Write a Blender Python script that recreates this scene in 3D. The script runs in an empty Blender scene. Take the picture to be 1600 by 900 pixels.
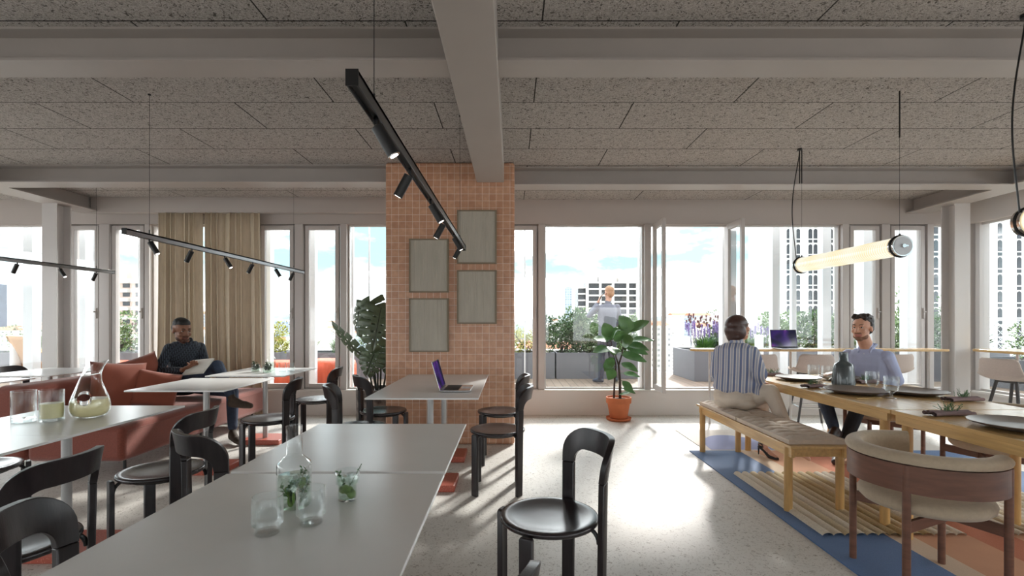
import bpy, bmesh, math, random
from math import sin, cos, pi, radians, sqrt, atan2
from mathutils import Vector, Matrix, noise
random.seed(7)
V = Vector
SC = bpy.context.scene
COL = SC.collection
# ------------------------------------------------------------------ camera, world, sun
F = 775.0; CX = 799.0; HY = 500.0; EYE = 1.28
cam = bpy.data.cameras.new('camera'); camo = bpy.data.objects.new('camera', cam); COL.objects.link(camo)
cam.sensor_width = 36.0; cam.lens = 36.0*F/1600.0
cam.shift_x = 1/1600.0; cam.shift_y = 50.0/1600.0
cam.clip_start = 0.05; cam.clip_end = 5000
camo.location = (0, 0, EYE); camo.rotation_euler = (pi/2, 0, 0)
SC.camera = camo
SC.view_settings.view_transform = 'Standard'; SC.view_settings.look = 'None'
SC.view_settings.gamma = 1.0; SC.view_settings.use_curve_mapping = False
SC.view_settings.exposure = 1.18
try:
    SC.cycles.use_denoising = True
    SC.cycles.max_bounces = 10; SC.cycles.diffuse_bounces = 5; SC.cycles.glossy_bounces = 4
    SC.cycles.transparent_max_bounces = 24; SC.cycles.transmission_bounces = 6
    SC.cycles.sample_clamp_indirect = 6.0
    SC.cycles.caustics_reflective = False; SC.cycles.caustics_refractive = False
except Exception: pass

WORLD_STRENGTH = 5.2
SUN_STRENGTH = 2.6
w = bpy.data.worlds.new('world'); SC.world = w; w.use_nodes = True
nt = w.node_tree; nt.nodes.clear()
def N(nt, t, **kw):
    n = nt.nodes.new(t)
    for k, v in kw.items():
        if k.startswith('i_'):
            n.inputs[k[2:].replace('_', ' ')].default_value = v
        else: setattr(n, k, v)
    return n
def ramp(nt, src, stops, interp='LINEAR'):
    r = nt.nodes.new('ShaderNodeValToRGB'); r.color_ramp.interpolation = interp
    el = r.color_ramp.elements
    el[0].position, el[0].color = stops[0][0], tuple(stops[0][1])+(1,)
    el[1].position, el[1].color = stops[-1][0], tuple(stops[-1][1])+(1,)
    for p, c in stops[1:-1]:
        e = el.new(p); e.color = tuple(c)+(1,)
    nt.links.new(src, r.inputs[0]); return r
tc = N(nt, 'ShaderNodeTexCoord')
mp = N(nt, 'ShaderNodeMapping'); mp.inputs['Scale'].default_value = (3.2, 3.2, 9.0)
nt.links.new(tc.outputs['Generated'], mp.inputs['Vector'])
nz = N(nt, 'ShaderNodeTexNoise', i_Scale=1.5, i_Detail=6.0, i_Roughness=0.6)
nt.links.new(mp.outputs[0], nz.inputs['Vector'])
cl = ramp(nt, nz.outputs['Fac'], [(0.45, (0.072, 0.110, 0.120)), (0.525, (0.135, 0.152, 0.158)), (0.62, (1.15, 1.16, 1.17))])
sep = N(nt, 'ShaderNodeSeparateXYZ'); nt.links.new(tc.outputs['Generated'], sep.inputs[0])
hz = ramp(nt, sep.outputs['Z'], [(0.0, (0, 0, 0)), (0.10, (1, 1, 1))])
mx = N(nt, 'ShaderNodeMix', data_type='RGBA')
nt.links.new(hz.outputs[0], mx.inputs[0]); mx.inputs[6].default_value = (0.26, 0.27, 0.275, 1)
nt.links.new(cl.outputs[0], mx.inputs[7])
bg = N(nt, 'ShaderNodeBackground'); bg.inputs['Strength'].default_value = WORLD_STRENGTH
nt.links.new(mx.outputs[2], bg.inputs[0])
wo = N(nt, 'ShaderNodeOutputWorld'); nt.links.new(bg.outputs[0], wo.inputs[0])

sun = bpy.data.lights.new('sun', 'SUN'); sun.energy = SUN_STRENGTH; sun.angle = radians(6)
sun.color = (1.0, 0.96, 0.91)
suno = bpy.data.objects.new('sun', sun); COL.objects.link(suno)
_el = radians(31); _d = V((0.42*cos(_el), 0.905*cos(_el), sin(_el)))
suno.rotation_euler = _d.to_track_quat('Z', 'Y').to_euler(); suno.location = (20, 40, 30)

# ------------------------------------------------------------------ materials
def srgb(r, g, b):
    f = lambda c: (c/255.0/12.92 if c/255.0 <= 0.04045 else ((c/255.0+0.055)/1.055)**2.4)
    return (f(r), f(g), f(b))
def mat(name, col, rough=0.5, metal=0.0, spec=0.5, var=0.0, scale=8.0, bump=0.0, bscale=60.0, stretch=(1, 1, 1), coat=0.0, sheen=0.0, alpha=None, detail=4.0, col2=None):
    m = bpy.data.materials.new(name); m.use_nodes = True
    nt = m.node_tree; b = nt.nodes['Principled BSDF']
    b.inputs['Base Color'].default_value = tuple(col)+(1,)
    b.inputs['Roughness'].default_value = rough; b.inputs['Metallic'].default_value = metal
    b.inputs['Specular IOR Level'].default_value = spec
    b.inputs['Coat Weight'].default_value = coat; b.inputs['Sheen Weight'].default_value = sheen
    tc = N(nt, 'ShaderNodeTexCoord'); mp = N(nt, 'ShaderNodeMapping'); mp.inputs['Scale'].default_value = stretch
    nt.links.new(tc.outputs['Object'], mp.inputs['Vector'])
    if var > 0 or col2:
        n = N(nt, 'ShaderNodeTexNoise', i_Scale=scale, i_Detail=detail); nt.links.new(mp.outputs[0], n.inputs['Vector'])
        c2 = col2 if col2 else tuple(min(1, c*(1+var)) for c in col)
        c1 = col if col2 else tuple(c*(1-var) for c in col)
        r = ramp(nt, n.outputs['Fac'], [(0.3, c1), (0.7, c2)])
        nt.links.new(r.outputs[0], b.inputs['Base Color'])
    if bump > 0:
        n2 = N(nt, 'ShaderNodeTexNoise', i_Scale=bscale, i_Detail=3.0); nt.links.new(mp.outputs[0], n2.inputs['Vector'])
        bp = N(nt, 'ShaderNodeBump'); bp.inputs['Strength'].default_value = bump; bp.inputs['Distance'].default_value = 0.004
        nt.links.new(n2.outputs['Fac'], bp.inputs['Height']); nt.links.new(bp.outputs[0], b.inputs['Normal'])
    return m
def emis(name, col, s):
    m = bpy.data.materials.new(name); m.use_nodes = True; nt = m.node_tree; nt.nodes.clear()
    e = N(nt, 'ShaderNodeEmission'); e.inputs[0].default_value = tuple(col)+(1,); e.inputs[1].default_value = s
    o = N(nt, 'ShaderNodeOutputMaterial'); nt.links.new(e.outputs[0], o.inputs[0]); return m
def thin_glass(name, tint=(1, 1, 1), base=0.05, edge=0.5, power=3.0, rough=0.0, gcol=(1, 1, 1)):
    m = bpy.data.materials.new(name); m.use_nodes = True; nt = m.node_tree; nt.nodes.clear()
    t = N(nt, 'ShaderNodeBsdfTransparent'); t.inputs[0].default_value = tuple(tint)+(1,)
    g = N(nt, 'ShaderNodeBsdfGlossy'); g.inputs['Roughness'].default_value = rough; g.inputs[0].default_value = tuple(gcol)+(1,)
    lw = N(nt, 'ShaderNodeLayerWeight'); lw.inputs['Blend'].default_value = 0.5
    p = N(nt, 'ShaderNodeMath', operation='POWER'); p.inputs[1].default_value = power
    nt.links.new(lw.outputs['Facing'], p.inputs[0])
    mr = N(nt, 'ShaderNodeMapRange'); mr.inputs['To Min'].default_value = base; mr.inputs['To Max'].default_value = edge
    nt.links.new(p.outputs[0], mr.inputs[0])
    mx = N(nt, 'ShaderNodeMixShader'); nt.links.new(mr.outputs[0], mx.inputs[0])
    nt.links.new(t.outputs[0], mx.inputs[1]); nt.links.new(g.outputs[0], mx.inputs[2])
    o = N(nt, 'ShaderNodeOutputMaterial'); nt.links.new(mx.outputs[0], o.inputs[0]); return m

M = {}
M['steel_paint'] = mat('painted steel', srgb(176, 169, 164), 0.45, var=0.03, scale=3)
M['header'] = mat('shaded wall paint', srgb(186, 178, 173), 0.6, var=0.02, scale=2)  # darker copy of the wall paint, shade of the upper wall put into its colour
M['column'] = mat('column paint', srgb(206, 202, 200), 0.4)
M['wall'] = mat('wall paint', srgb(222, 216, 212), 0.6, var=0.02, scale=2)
M['frame'] = mat('window frame paint', srgb(196, 190, 187), 0.35)
M['post'] = mat('outdoor post paint', srgb(236, 238, 242), 0.4)
M['pane'] = thin_glass('window glass', (0.97, 0.985, 0.985), 0.04, 0.7, 5.0)
M['black'] = mat('black paint', (0.012, 0.012, 0.013), 0.35)
M['rail_side'] = mat('dark anodised metal', (0.06, 0.062, 0.066), 0.3, metal=0.7)
M['track_grey'] = mat('grey anodised metal', (0.25, 0.25, 0.26), 0.3, metal=0.8)
M['lens'] = emis('lamp lens', (1, 0.97, 0.9), 6.0)
M['black_wood'] = mat('black stained beech', (0.0150, 0.0100, 0.0115), 0.32, spec=0.5, var=0.5, scale=6, stretch=(9, 9, 1.2), bump=0.08, bscale=20)
M['seat_wood'] = mat('black stained seat', (0.026, 0.019, 0.021), 0.24, spec=0.6, var=0.2, scale=5, stretch=(1.5, 10, 1))
M['table_white'] = mat('white laminate', srgb(238, 238, 237), 0.27, spec=0.75, var=0.03, scale=2.5, bump=0.03, bscale=8)
M['table_edge'] = mat('pale table edge', srgb(190, 190, 188), 0.4)
M['pole'] = mat('pale grey steel', srgb(190, 190, 190), 0.3, metal=0.3)
M['tan_oak'] = mat('oak', srgb(208, 170, 114), 0.24, var=0.14, scale=3, stretch=(14, 1.2, 14), bump=0.05, bscale=12, coat=0.2)
M['oak_leg'] = mat('oak leg', srgb(198, 156, 98), 0.38, var=0.16, scale=4, stretch=(12, 12, 1.5))
M['walnut'] = mat('walnut', srgb(112, 74, 58), 0.4, var=0.2, scale=4, stretch=(2, 2, 12))
M['cream_fabric'] = mat('cream wool', srgb(186, 168, 145), 0.9, var=0.06, scale=60, bump=0.3, bscale=400, sheen=0.2)
M['stool_shell'] = mat('greige stool shell', srgb(196, 180, 170), 0.8, var=0.04, scale=80, bump=0.15, bscale=300)
M['stool_leg'] = mat('dark ash leg', (0.06, 0.055, 0.055), 0.4)
M['sofa'] = mat('terracotta bouclé', srgb(132, 68, 54), 0.92, var=0.13, scale=90, bump=0.5, bscale=260, sheen=0.3)
M['cushion_red'] = mat('terracotta velvet', srgb(150, 80, 60), 0.85, var=0.06, scale=8, bump=0.1, bscale=200, sheen=0.3)
M['bench_cushion'] = mat('taupe cushion', srgb(206, 190, 174), 0.9, var=0.05, scale=30, bump=0.2, bscale=300, sheen=0.4)
M['curtain'] = mat('beige linen', srgb(206, 191, 168), 0.9, var=0.08, scale=50, stretch=(1, 1, 0.15), bump=0.2, bscale=250)
M['terracotta'] = mat('terracotta', srgb(204, 118, 76), 0.8, var=0.09, scale=6, bump=0.05)
M['soil'] = mat('soil', (0.03, 0.022, 0.016), 0.95, var=0.5, scale=60, bump=1.0, bscale=80)
M['stone_pot'] = mat('speckled stone', srgb(150, 140, 134), 0.7, scale=14, detail=8, col2=srgb(50, 46, 44))
M['planter'] = mat('grey planter', srgb(116, 116, 122), 0.6, var=0.03, scale=3)
M['alu'] = mat('aluminium', (0.65, 0.65, 0.66), 0.25, metal=0.9)
M['keys'] = mat('keyboard', (0.015, 0.015, 0.015), 0.6)
M['chrome'] = mat('chrome', (0.7, 0.7, 0.7), 0.12, metal=1.0)
M['gold'] = mat('brass', srgb(206, 176, 120), 0.22, metal=0.9)
M['plate'] = mat('taupe stoneware', srgb(134, 122, 114), 0.35, var=0.05, scale=20)
M['plate_rim'] = mat('dark stoneware underside', srgb(98, 86, 80), 0.5, var=0.08, scale=30)
M['napkin'] = mat('mauve linen', srgb(134, 112, 112), 0.9, var=0.08, scale=40, bump=0.2)
M['slate'] = mat('slate glaze', srgb(72, 80, 82), 0.2, var=0.1, scale=3, coat=0.4)
M['glass'] = thin_glass('drinking glass', (0.965, 0.98, 0.98), 0.035, 0.9, 2.6)
M['canvas'] = mat('grey plaster canvas', srgb(182, 175, 162), 0.85, var=0.06, scale=7, bump=0.4, bscale=50, stretch=(4, 1, .6))
M['canvas_frame'] = mat('taupe frame', srgb(134, 120, 100), 0.6)
M['leaf_dark'] = mat('dark leaf', srgb(84, 100, 76), 0.3, var=0.25, scale=10)
M['leaf_ficus'] = mat('ficus leaf', srgb(96, 136, 84), 0.38, var=0.2, scale=10)
M['herb'] = mat('herb', srgb(70, 110, 62), 0.5, var=0.3, scale=60)
M['stem'] = mat('stem', srgb(62, 44, 36), 0.6, var=0.2, scale=20)
M['stem_dark'] = mat('dark stem', (0.015, 0.02, 0.013), 0.5)
M['liquid'] = mat('pale yellow lemonade', srgb(248, 236, 184), 0.2)
M['rubber'] = mat('matt black sole', (0.02, 0.02, 0.02), 0.6)

def leafmat(name, c1, c2, scale=6):
    m = mat(name, c1, 0.55, scale=scale, detail=5, col2=c2); return m
M['bush_a'] = leafmat('mid green foliage', srgb(72, 100, 52), srgb(128, 156, 88), 9)
M['bush_b'] = leafmat('dark green foliage', srgb(40, 68, 36), srgb(86, 120, 62), 9)
M['bush_c'] = leafmat('grey green foliage', srgb(100, 116, 84), srgb(146, 158, 122), 9)
M['bush_y'] = leafmat('yellow green foliage', srgb(150, 154, 50), srgb(190, 186, 84), 9)
M['grassy'] = leafmat('blade green', srgb(64, 112, 50), srgb(116, 158, 80), 20)
M['purple'] = leafmat('purple blossom', srgb(108, 86, 150), srgb(140, 118, 174), 20)
M['brownbloom'] = leafmat('brown blossom', srgb(96, 60, 62), srgb(124, 88, 80), 20)
M['white_bloom'] = mat('white blossom', (0.8, 0.8, 0.76), 0.7)

# ---- special procedural surfaces
def floor_material():
    m = bpy.data.materials.new('polished terrazzo'); m.use_nodes = True; nt = m.node_tree; b = nt.nodes['Principled BSDF']
    tc = N(nt, 'ShaderNodeTexCoord')
    n = N(nt, 'ShaderNodeTexNoise', i_Scale=1.2, i_Detail=5.0); nt.links.new(tc.outputs['Object'], n.inputs['Vector'])
    r = ramp(nt, n.outputs['Fac'], [(0.3, srgb(214, 209, 202)), (0.7, srgb(230, 226, 220))])
    n2 = N(nt, 'ShaderNodeTexNoise', i_Scale=34.0, i_Detail=7.0, i_Roughness=0.72, i_Distortion=1.4); nt.links.new(tc.outputs['Object'], n2.inputs['Vector'])
    r2 = ramp(nt, n2.outputs['Fac'], [(0.36, srgb(160, 148, 138)), (0.455, (1, 1, 1))])
    mx = N(nt, 'ShaderNodeMix', data_type='RGBA', blend_type='MULTIPLY'); mx.inputs[0].default_value = 0.8
    nt.links.new(r.outputs[0], mx.inputs[6]); nt.links.new(r2.outputs[0], mx.inputs[7])
    n3 = N(nt, 'ShaderNodeTexVoronoi', i_Scale=55.0); nt.links.new(tc.outputs['Object'], n3.inputs['Vector'])
    r3 = ramp(nt, n3.outputs['Distance'], [(0.14, srgb(186, 176, 166)), (0.22, (1, 1, 1))])
    mx2 = N(nt, 'ShaderNodeMix', data_type='RGBA', blend_type='MULTIPLY'); mx2.inputs[0].default_value = 0.6
    nt.links.new(mx.outputs[2], mx2.inputs[6]); nt.links.new(r3.outputs[0], mx2.inputs[7])
    nt.links.new(mx2.outputs[2], b.inputs['Base Color'])
    rr = N(nt, 'ShaderNodeMapRange'); rr.inputs['To Min'].default_value = 0.38; rr.inputs['To Max'].default_value = 0.6
    nt.links.new(n.outputs['Fac'], rr.inputs[0]); nt.links.new(rr.outputs[0], b.inputs['Roughness'])
    bp = N(nt, 'ShaderNodeBump'); bp.inputs['Strength'].default_value = 0.15; bp.inputs['Distance'].default_value = 0.003
    nt.links.new(n2.outputs['Fac'], bp.inputs['Height']); nt.links.new(bp.outputs[0], b.inputs['Normal'])
    return m
M['floor'] = floor_material()
def ceiling_material():
    m = bpy.data.materials.new('wood wool panels'); m.use_nodes = True; nt = m.node_tree; b = nt.nodes['Principled BSDF']
    b.inputs['Roughness'].default_value = 0.95; b.inputs['Specular IOR Level'].default_value = 0.1
    tc = N(nt, 'ShaderNodeTexCoord'); mp = N(nt, 'ShaderNodeMapping')
    mp.inputs['Location'].default_value = (-0.167+1.488*20, -3.19+0.503*21, 0)
    nt.links.new(tc.outputs['Object'], mp.inputs['Vector'])
    br = N(nt, 'ShaderNodeTexBrick', offset=0.5, offset_frequency=2)
    br.inputs['Scale'].default_value = 1.0; br.inputs['Brick Width'].default_value = 1.488; br.inputs['Row Height'].default_value = 0.503
    br.inputs['Mortar Size'].default_value = 0.0045; br.inputs['Mortar Smooth'].default_value = 0.0; br.inputs['Bias'].default_value = 0
    br.inputs['Color1'].default_value = (1, 1, 1, 1); br.inputs['Color2'].default_value = (0.94, 0.94, 0.94, 1); br.inputs['Mortar'].default_value = (0.12, 0.12, 0.12, 1)
    nt.links.new(mp.outputs[0], br.inputs['Vector'])
    n = N(nt, 'ShaderNodeTexNoise', i_Scale=38.0, i_Detail=3.0, i_Roughness=0.6, i_Distortion=2.2); nt.links.new(tc.outputs['Object'], n.inputs['Vector'])
    a = N(nt, 'ShaderNodeMath', operation='SUBTRACT'); nt.links.new(n.outputs['Fac'], a.inputs[0]); a.inputs[1].default_value = 0.5
    ab = N(nt, 'ShaderNodeMath', operation='ABSOLUTE'); nt.links.new(a.outputs[0], ab.inputs[0])
    r = ramp(nt, ab.outputs[0], [(0.0, srgb(214, 210, 206)), (0.05, srgb(176, 170, 165)), (0.13, srgb(164, 158, 153))])
    n2 = N(nt, 'ShaderNodeTexNoise', i_Scale=46.0, i_Detail=2.0, i_Distortion=1.8); nt.links.new(mp.outputs[0], n2.inputs['Vector'])
    r2 = ramp(nt, n2.outputs['Fac'], [(0.35, (0.22, 0.21, 0.20)), (0.43, (1, 1, 1))])
    m1 = N(nt, 'ShaderNodeMix', data_type='RGBA', blend_type='MULTIPLY'); m1.inputs[0].default_value = 0.9
    nt.links.new(r.outputs[0], m1.inputs[6]); nt.links.new(r2.outputs[0], m1.inputs[7])
    m2 = N(nt, 'ShaderNodeMix', data_type='RGBA', blend_type='MULTIPLY'); m2.inputs[0].default_value = 1.0
    nt.links.new(m1.outputs[2], m2.inputs[6]); nt.links.new(br.outputs['Color'], m2.inputs[7])
    nt.links.new(m2.outputs[2], b.inputs['Base Color'])
    bp = N(nt, 'ShaderNodeBump'); bp.inputs['Strength'].default_value = 0.5; bp.inputs['Distance'].default_value = 0.006
    nt.links.new(n2.outputs['Fac'], bp.inputs['Height']); nt.links.new(bp.outputs[0], b.inputs['Normal'])
    return m
M['ceiling'] = ceiling_material()
def tile_material():
    m = bpy.data.materials.new('terracotta tiles'); m.use_nodes = True; nt = m.node_tree; b = nt.nodes['Principled BSDF']
    tc = N(nt, 'ShaderNodeTexCoord'); sp = N(nt, 'ShaderNodeSeparateXYZ'); nt.links.new(tc.outputs['Object'], sp.inputs[0])
    ad = N(nt, 'ShaderNodeMath', operation='ADD'); nt.links.new(sp.outputs[0], ad.inputs[0]); nt.links.new(sp.outputs[1], ad.inputs[1])
    cb = N(nt, 'ShaderNodeCombineXYZ'); nt.links.new(ad.outputs[0], cb.inputs[0]); nt.links.new(sp.outputs[2], cb.inputs[1])
    mp = N(nt, 'ShaderNodeMapping'); mp.inputs['Location'].default_value = (7.15, 7.15, 0); nt.links.new(cb.outputs[0], mp.inputs['Vector'])
    br = N(nt, 'ShaderNodeTexBrick', offset=0.0, offset_frequency=2)
    br.inputs['Scale'].default_value = 1.0; br.inputs['Brick Width'].default_value = 0.0715; br.inputs['Row Height'].default_value = 0.0715
    br.inputs['Mortar Size'].default_value = 0.0022; br.inputs['Mortar Smooth'].default_value = 0.3; br.inputs['Bias'].default_value = 0
    br.inputs['Color1'].default_value = srgb(212, 164, 134)+(1,); br.inputs['Color2'].default_value = srgb(197, 147, 118)+(1,); br.inputs['Mortar'].default_value = srgb(236, 218, 202)+(1,)
    nt.links.new(mp.outputs[0], br.inputs['Vector'])
    n = N(nt, 'ShaderNodeTexNoise', i_Scale=22.0, i_Detail=6.0); nt.links.new(tc.outputs['Object'], n.inputs['Vector'])
    r = ramp(nt, n.outputs['Fac'], [(0.3, (0.86, 0.84, 0.82)), (0.62, (1, 1, 1)), (0.8, (1.12, 1.16, 1.18))])
    m2 = N(nt, 'ShaderNodeMix', data_type='RGBA', blend_type='MULTIPLY'); m2.inputs[0].default_value = 1.0
    nt.links.new(br.outputs['Color'], m2.inputs[6]); nt.links.new(r.outputs[0], m2.inputs[7]); nt.links.new(m2.outputs[2], b.inputs['Base Color'])
    b.inputs['Roughness'].default_value = 0.32
    bp = N(nt, 'ShaderNodeBump'); bp.inputs['Strength'].default_value = 0.5; bp.inputs['Distance'].default_value = 0.003; bp.invert = True
    nt.links.new(br.outputs['Fac'], bp.inputs['Height']); nt.links.new(bp.outputs[0], b.inputs['Normal'])
    return m
M['tile'] = tile_material()
def speck_material(name, base, speck, scale=70, rough=0.5, thr=0.2):
    m = bpy.data.materials.new(name); m.use_nodes = True; nt = m.node_tree; b = nt.nodes['Principled BSDF']
    tc = N(nt, 'ShaderNodeTexCoord'); v = N(nt, 'ShaderNodeTexVoronoi', i_Scale=scale); nt.links.new(tc.outputs['Object'], v.inputs['Vector'])
    r = ramp(nt, v.outputs['Distance'], [(thr, speck), (thr+0.06, base)]); nt.links.new(r.outputs[0], b.inputs['Base Color'])
    b.inputs['Roughness'].default_value = rough; return m
M['red_slab'] = speck_material('red terrazzo slab', srgb(182, 92, 74), srgb(216, 150, 130), 90, 0.4, 0.16)
def plank_material(name, c1, c2, width, axis='X'):
    m = bpy.data.materials.new(name); m.use_nodes = True; nt = m.node_tree; b = nt.nodes['Principled BSDF']
    tc = N(nt, 'ShaderNodeTexCoord'); mp = N(nt, 'ShaderNodeMapping'); mp.inputs['Rotation'].default_value = (0, 0, radians(90))
    mp.inputs['Location'].default_value = (50, 50, 0)
    nt.links.new(tc.outputs['Object'], mp.inputs['Vector'])
    br = N(nt, 'ShaderNodeTexBrick', offset=0.37)
    br.inputs['Scale'].default_value = 1.0; br.inputs['Brick Width'].default_value = 2.2; br.inputs['Row Height'].default_value = width
    br.inputs['Mortar Size'].default_value = 0.006; br.inputs['Color1'].default_value = tuple(c1)+(1,); br.inputs['Color2'].default_value = tuple(c2)+(1,); br.inputs['Mortar'].default_value = srgb(90, 74, 62)+(1,)
    nt.links.new(mp.outputs[0], br.inputs['Vector']); nt.links.new(br.outputs['Color'], b.inputs['Base Color'])
    b.inputs['Roughness'].default_value = 0.7; return m
M['deck'] = plank_material('deck boards', srgb(146, 126, 110), srgb(130, 110, 96), 0.135)
def facade_material(name, wall, win, bw, rh, mort_w, offset=0.0):
    # wall surface with a regular grid of windows
    m = bpy.data.materials.new(name); m.use_nodes = True; nt = m.node_tree; b = nt.nodes['Principled BSDF']
    tc = N(nt, 'ShaderNodeTexCoord'); sp = N(nt, 'ShaderNodeSeparateXYZ'); nt.links.new(tc.outputs['Object'], sp.inputs[0])
    ad = N(nt, 'ShaderNodeMath', operation='ADD'); nt.links.new(sp.outputs[0], ad.inputs[0]); nt.links.new(sp.outputs[1], ad.inputs[1])
    cb = N(nt, 'ShaderNodeCombineXYZ'); nt.links.new(ad.outputs[0], cb.inputs[0]); nt.links.new(sp.outputs[2], cb.inputs[1])
    mp = N(nt, 'ShaderNodeMapping'); mp.inputs['Location'].default_value = (2000.3, 2000.4, 0); nt.links.new(cb.outputs[0], mp.inputs['Vector'])
    br = N(nt, 'ShaderNodeTexBrick', offset=offset)
    br.inputs['Scale'].default_value = 1.0; br.inputs['Brick Width'].default_value = bw; br.inputs['Row Height'].default_value = rh
    br.inputs['Mortar Size'].default_value = mort_w; br.inputs['Color1'].default_value = tuple(win)+(1,)
    br.inputs['Color2'].default_value = tuple(min(1, c*1.8) for c in win)+(1,); br.inputs['Mortar'].default_value = tuple(wall)+(1,)
    nt.links.new(mp.outputs[0], br.inputs['Vector']); nt.links.new(br.outputs['Color'], b.inputs['Base Color'])
    b.inputs['Roughness'].default_value = 0.8; return m

# ------------------------------------------------------------------ mesh builder
def basis(z, hint=None):
    z = V(z).normalized()
    h = V(hint) if hint is not None else (V((0, 0, 1)) if abs(z.z) < 0.95 else V((1, 0, 0)))
    x = h.cross(z).normalized(); y = z.cross(x).normalized()
    return x, y, z
class MB:
    def __init__(s): s.v = []; s.f = []; s.m = []
    def add(s, vs, fs, mi=0):
        b = len(s.v); s.v += [tuple(v) for v in vs]; s.f += [tuple(b+i for i in f) for f in fs]; s.m += [mi]*len(fs); return s
    def box(s, x0, x1, y0, y1, z0, z1, mi=0):
        v = [(x, y, z) for z in (z0, z1) for y in (y0, y1) for x in (x0, x1)]
        return s.add(v, [(0, 2, 3, 1), (4, 5, 7, 6), (0, 1, 5, 4), (2, 6, 7, 3), (0, 4, 6, 2), (1, 3, 7, 5)], mi)
    def obox(s, c, ax, ay, az, mi=0):
        c, ax, ay, az = V(c), V(ax), V(ay), V(az)
        v = [c+ax*i+ay*j+az*k for k in (-1, 1) for j in (-1, 1) for i in (-1, 1)]
        return s.add(v, [(0, 2, 3, 1), (4, 5, 7, 6), (0, 1, 5, 4), (2, 6, 7, 3), (0, 4, 6, 2), (1, 3, 7, 5)], mi)
    def cyl(s, p0, p1, r0, r1=None, n=16, mi=0, caps=True):
        r1 = r0 if r1 is None else r1; p0, p1 = V(p0), V(p1); x, y, z = basis(p1-p0)
        v = []
        for p, r in ((p0, r0), (p1, r1)):
            v += [p+x*(r*cos(2*pi*i/n))+y*(r*sin(2*pi*i/n)) for i in range(n)]
        f = [(i, (i+1) % n, n+(i+1) % n, n+i) for i in range(n)]
        if caps: f += [tuple(range(n-1, -1, -1)), tuple(range(n, 2*n))]
        return s.add(v, f, mi)
    def tube(s, pts, r, n=8, mi=0, caps=True):
        pts = [V(p) for p in pts]; rs = r if isinstance(r, (list, tuple)) else [r]*len(pts)
        v = []; px = None
        for i, p in enumerate(pts):
            d = (pts[min(i+1, len(pts)-1)]-pts[max(i-1, 0)])
            if px is None: x, y, z = basis(d)
            else:
                z = d.normalized(); x = (px - z*px.dot(z)).normalized(); y = z.cross(x)
            px = x
            v += [p+x*(rs[i]*cos(2*pi*k/n))+y*(rs[i]*sin(2*pi*k/n)) for k in range(n)]
        f = []
        for i in range(len(pts)-1):
            f += [(i*n+k, i*n+(k+1) % n, (i+1)*n+(k+1) % n, (i+1)*n+k) for k in range(n)]
        if caps: f += [tuple(range(n-1, -1, -1)), tuple(range((len(pts)-1)*n, len(pts)*n))]
        return s.add(v, f, mi)
    def lathe(s, prof, c=(0, 0, 0), n=32, mi=0, closed=False, sx=1, sy=1):
        c = V(c); v = []; f = []
        for r, z in prof: v += [c+V((r*cos(2*pi*i/n)*sx, r*sin(2*pi*i/n)*sy, z)) for i in range(n)]
        m = len(prof)
        for j in range(m-1 if not closed else m):
            a, b = j*n, ((j+1) % m)*n
            f += [(a+i, a+(i+1) % n, b+(i+1) % n, b+i) for i in range(n)]
        if not closed:
            if prof[0][0] > 1e-5: f.append(tuple(range(n-1, -1, -1)))
            if prof[-1][0] > 1e-5: f.append(tuple(range((m-1)*n, m*n)))
        return s.add(v, f, mi)
    def ell(s, c, rx, ry=None, rz=None, R=None, n=16, mi=0):
        ry = rx if ry is None else ry; rz = rx if rz is None else rz; c = V(c); v = []; f = []; k = n//2
        for j in range(1, k):
            t = pi*j/k
            for i in range(n):
                p = V((rx*sin(t)*cos(2*pi*i/n), ry*sin(t)*sin(2*pi*i/n), rz*cos(t)))
                v.append(c+(R @ p if R else p))
        top = len(v); v.append(c+(R @ V((0, 0, rz)) if R else V((0, 0, rz)))); v.append(c-(R @ V((0, 0, rz)) if R else V((0, 0, rz))))
        for j in range(k-2): f += [(j*n+i, (j+1)*n+i, (j+1)*n+(i+1) % n, j*n+(i+1) % n) for i in range(n)]
        f += [(top, i, (i+1) % n) for i in range(n)]; b = (k-2)*n
        f += [(top+1, b+(i+1) % n, b+i) for i in range(n)]
        return s.add(v, f, mi)
    def prism(s, poly, d, o=(0, 0, 0), ax=(1, 0, 0), ay=(0, 0, 1), mi=0):
        o, ax, ay, d = V(o), V(ax), V(ay), V(d); n = len(poly)
        v = [o+ax*a+ay*b for a, b in poly]; v += [p+d for p in v]
        f = [tuple(range(n-1, -1, -1)), tuple(range(n, 2*n))]+[(i, (i+1) % n, n+(i+1) % n, n+i) for i in range(n)]
        return s.add(v, f, mi)
    def grid(s, fn, nu, nv, mi=0):
        v = [fn(i/nu, j/nv) for j in range(nv+1) for i in range(nu+1)]
        f = [(j*(nu+1)+i, j*(nu+1)+i+1, (j+1)*(nu+1)+i+1, (j+1)*(nu+1)+i) for j in range(nv) for i in range(nu)]
        return s.add(v, f, mi)
    def build(s, name, mats, parent=None, smooth=False, bevel=0, seg=2, solid=0, subd=0, fix=True, auto=35):
        me = bpy.data.meshes.new(name); me.from_pydata(s.v, [], s.f)
        mats = mats if isinstance(mats, (list, tuple)) else [mats]
        for m in mats: me.materials.append(M[m] if isinstance(m, str) else m)
        if len(mats) > 1: me.polygons.foreach_set('material_index', s.m)
        if fix:
            bm = bmesh.new(); bm.from_mesh(me); bmesh.ops.recalc_face_normals(bm, faces=bm.faces)
            if smooth:
                for f in bm.faces: f.smooth = True
                for e in bm.edges:
                    if len(e.link_faces) == 2 and e.calc_face_angle(0) > radians(auto): e.smooth = False
            bm.to_mesh(me); bm.free()
        elif smooth: me.polygons.foreach_set('use_smooth', [True]*len(me.polygons))
        me.update()
        o = bpy.data.objects.new(name, me); COL.objects.link(o)
        if parent: o.parent = parent
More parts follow.
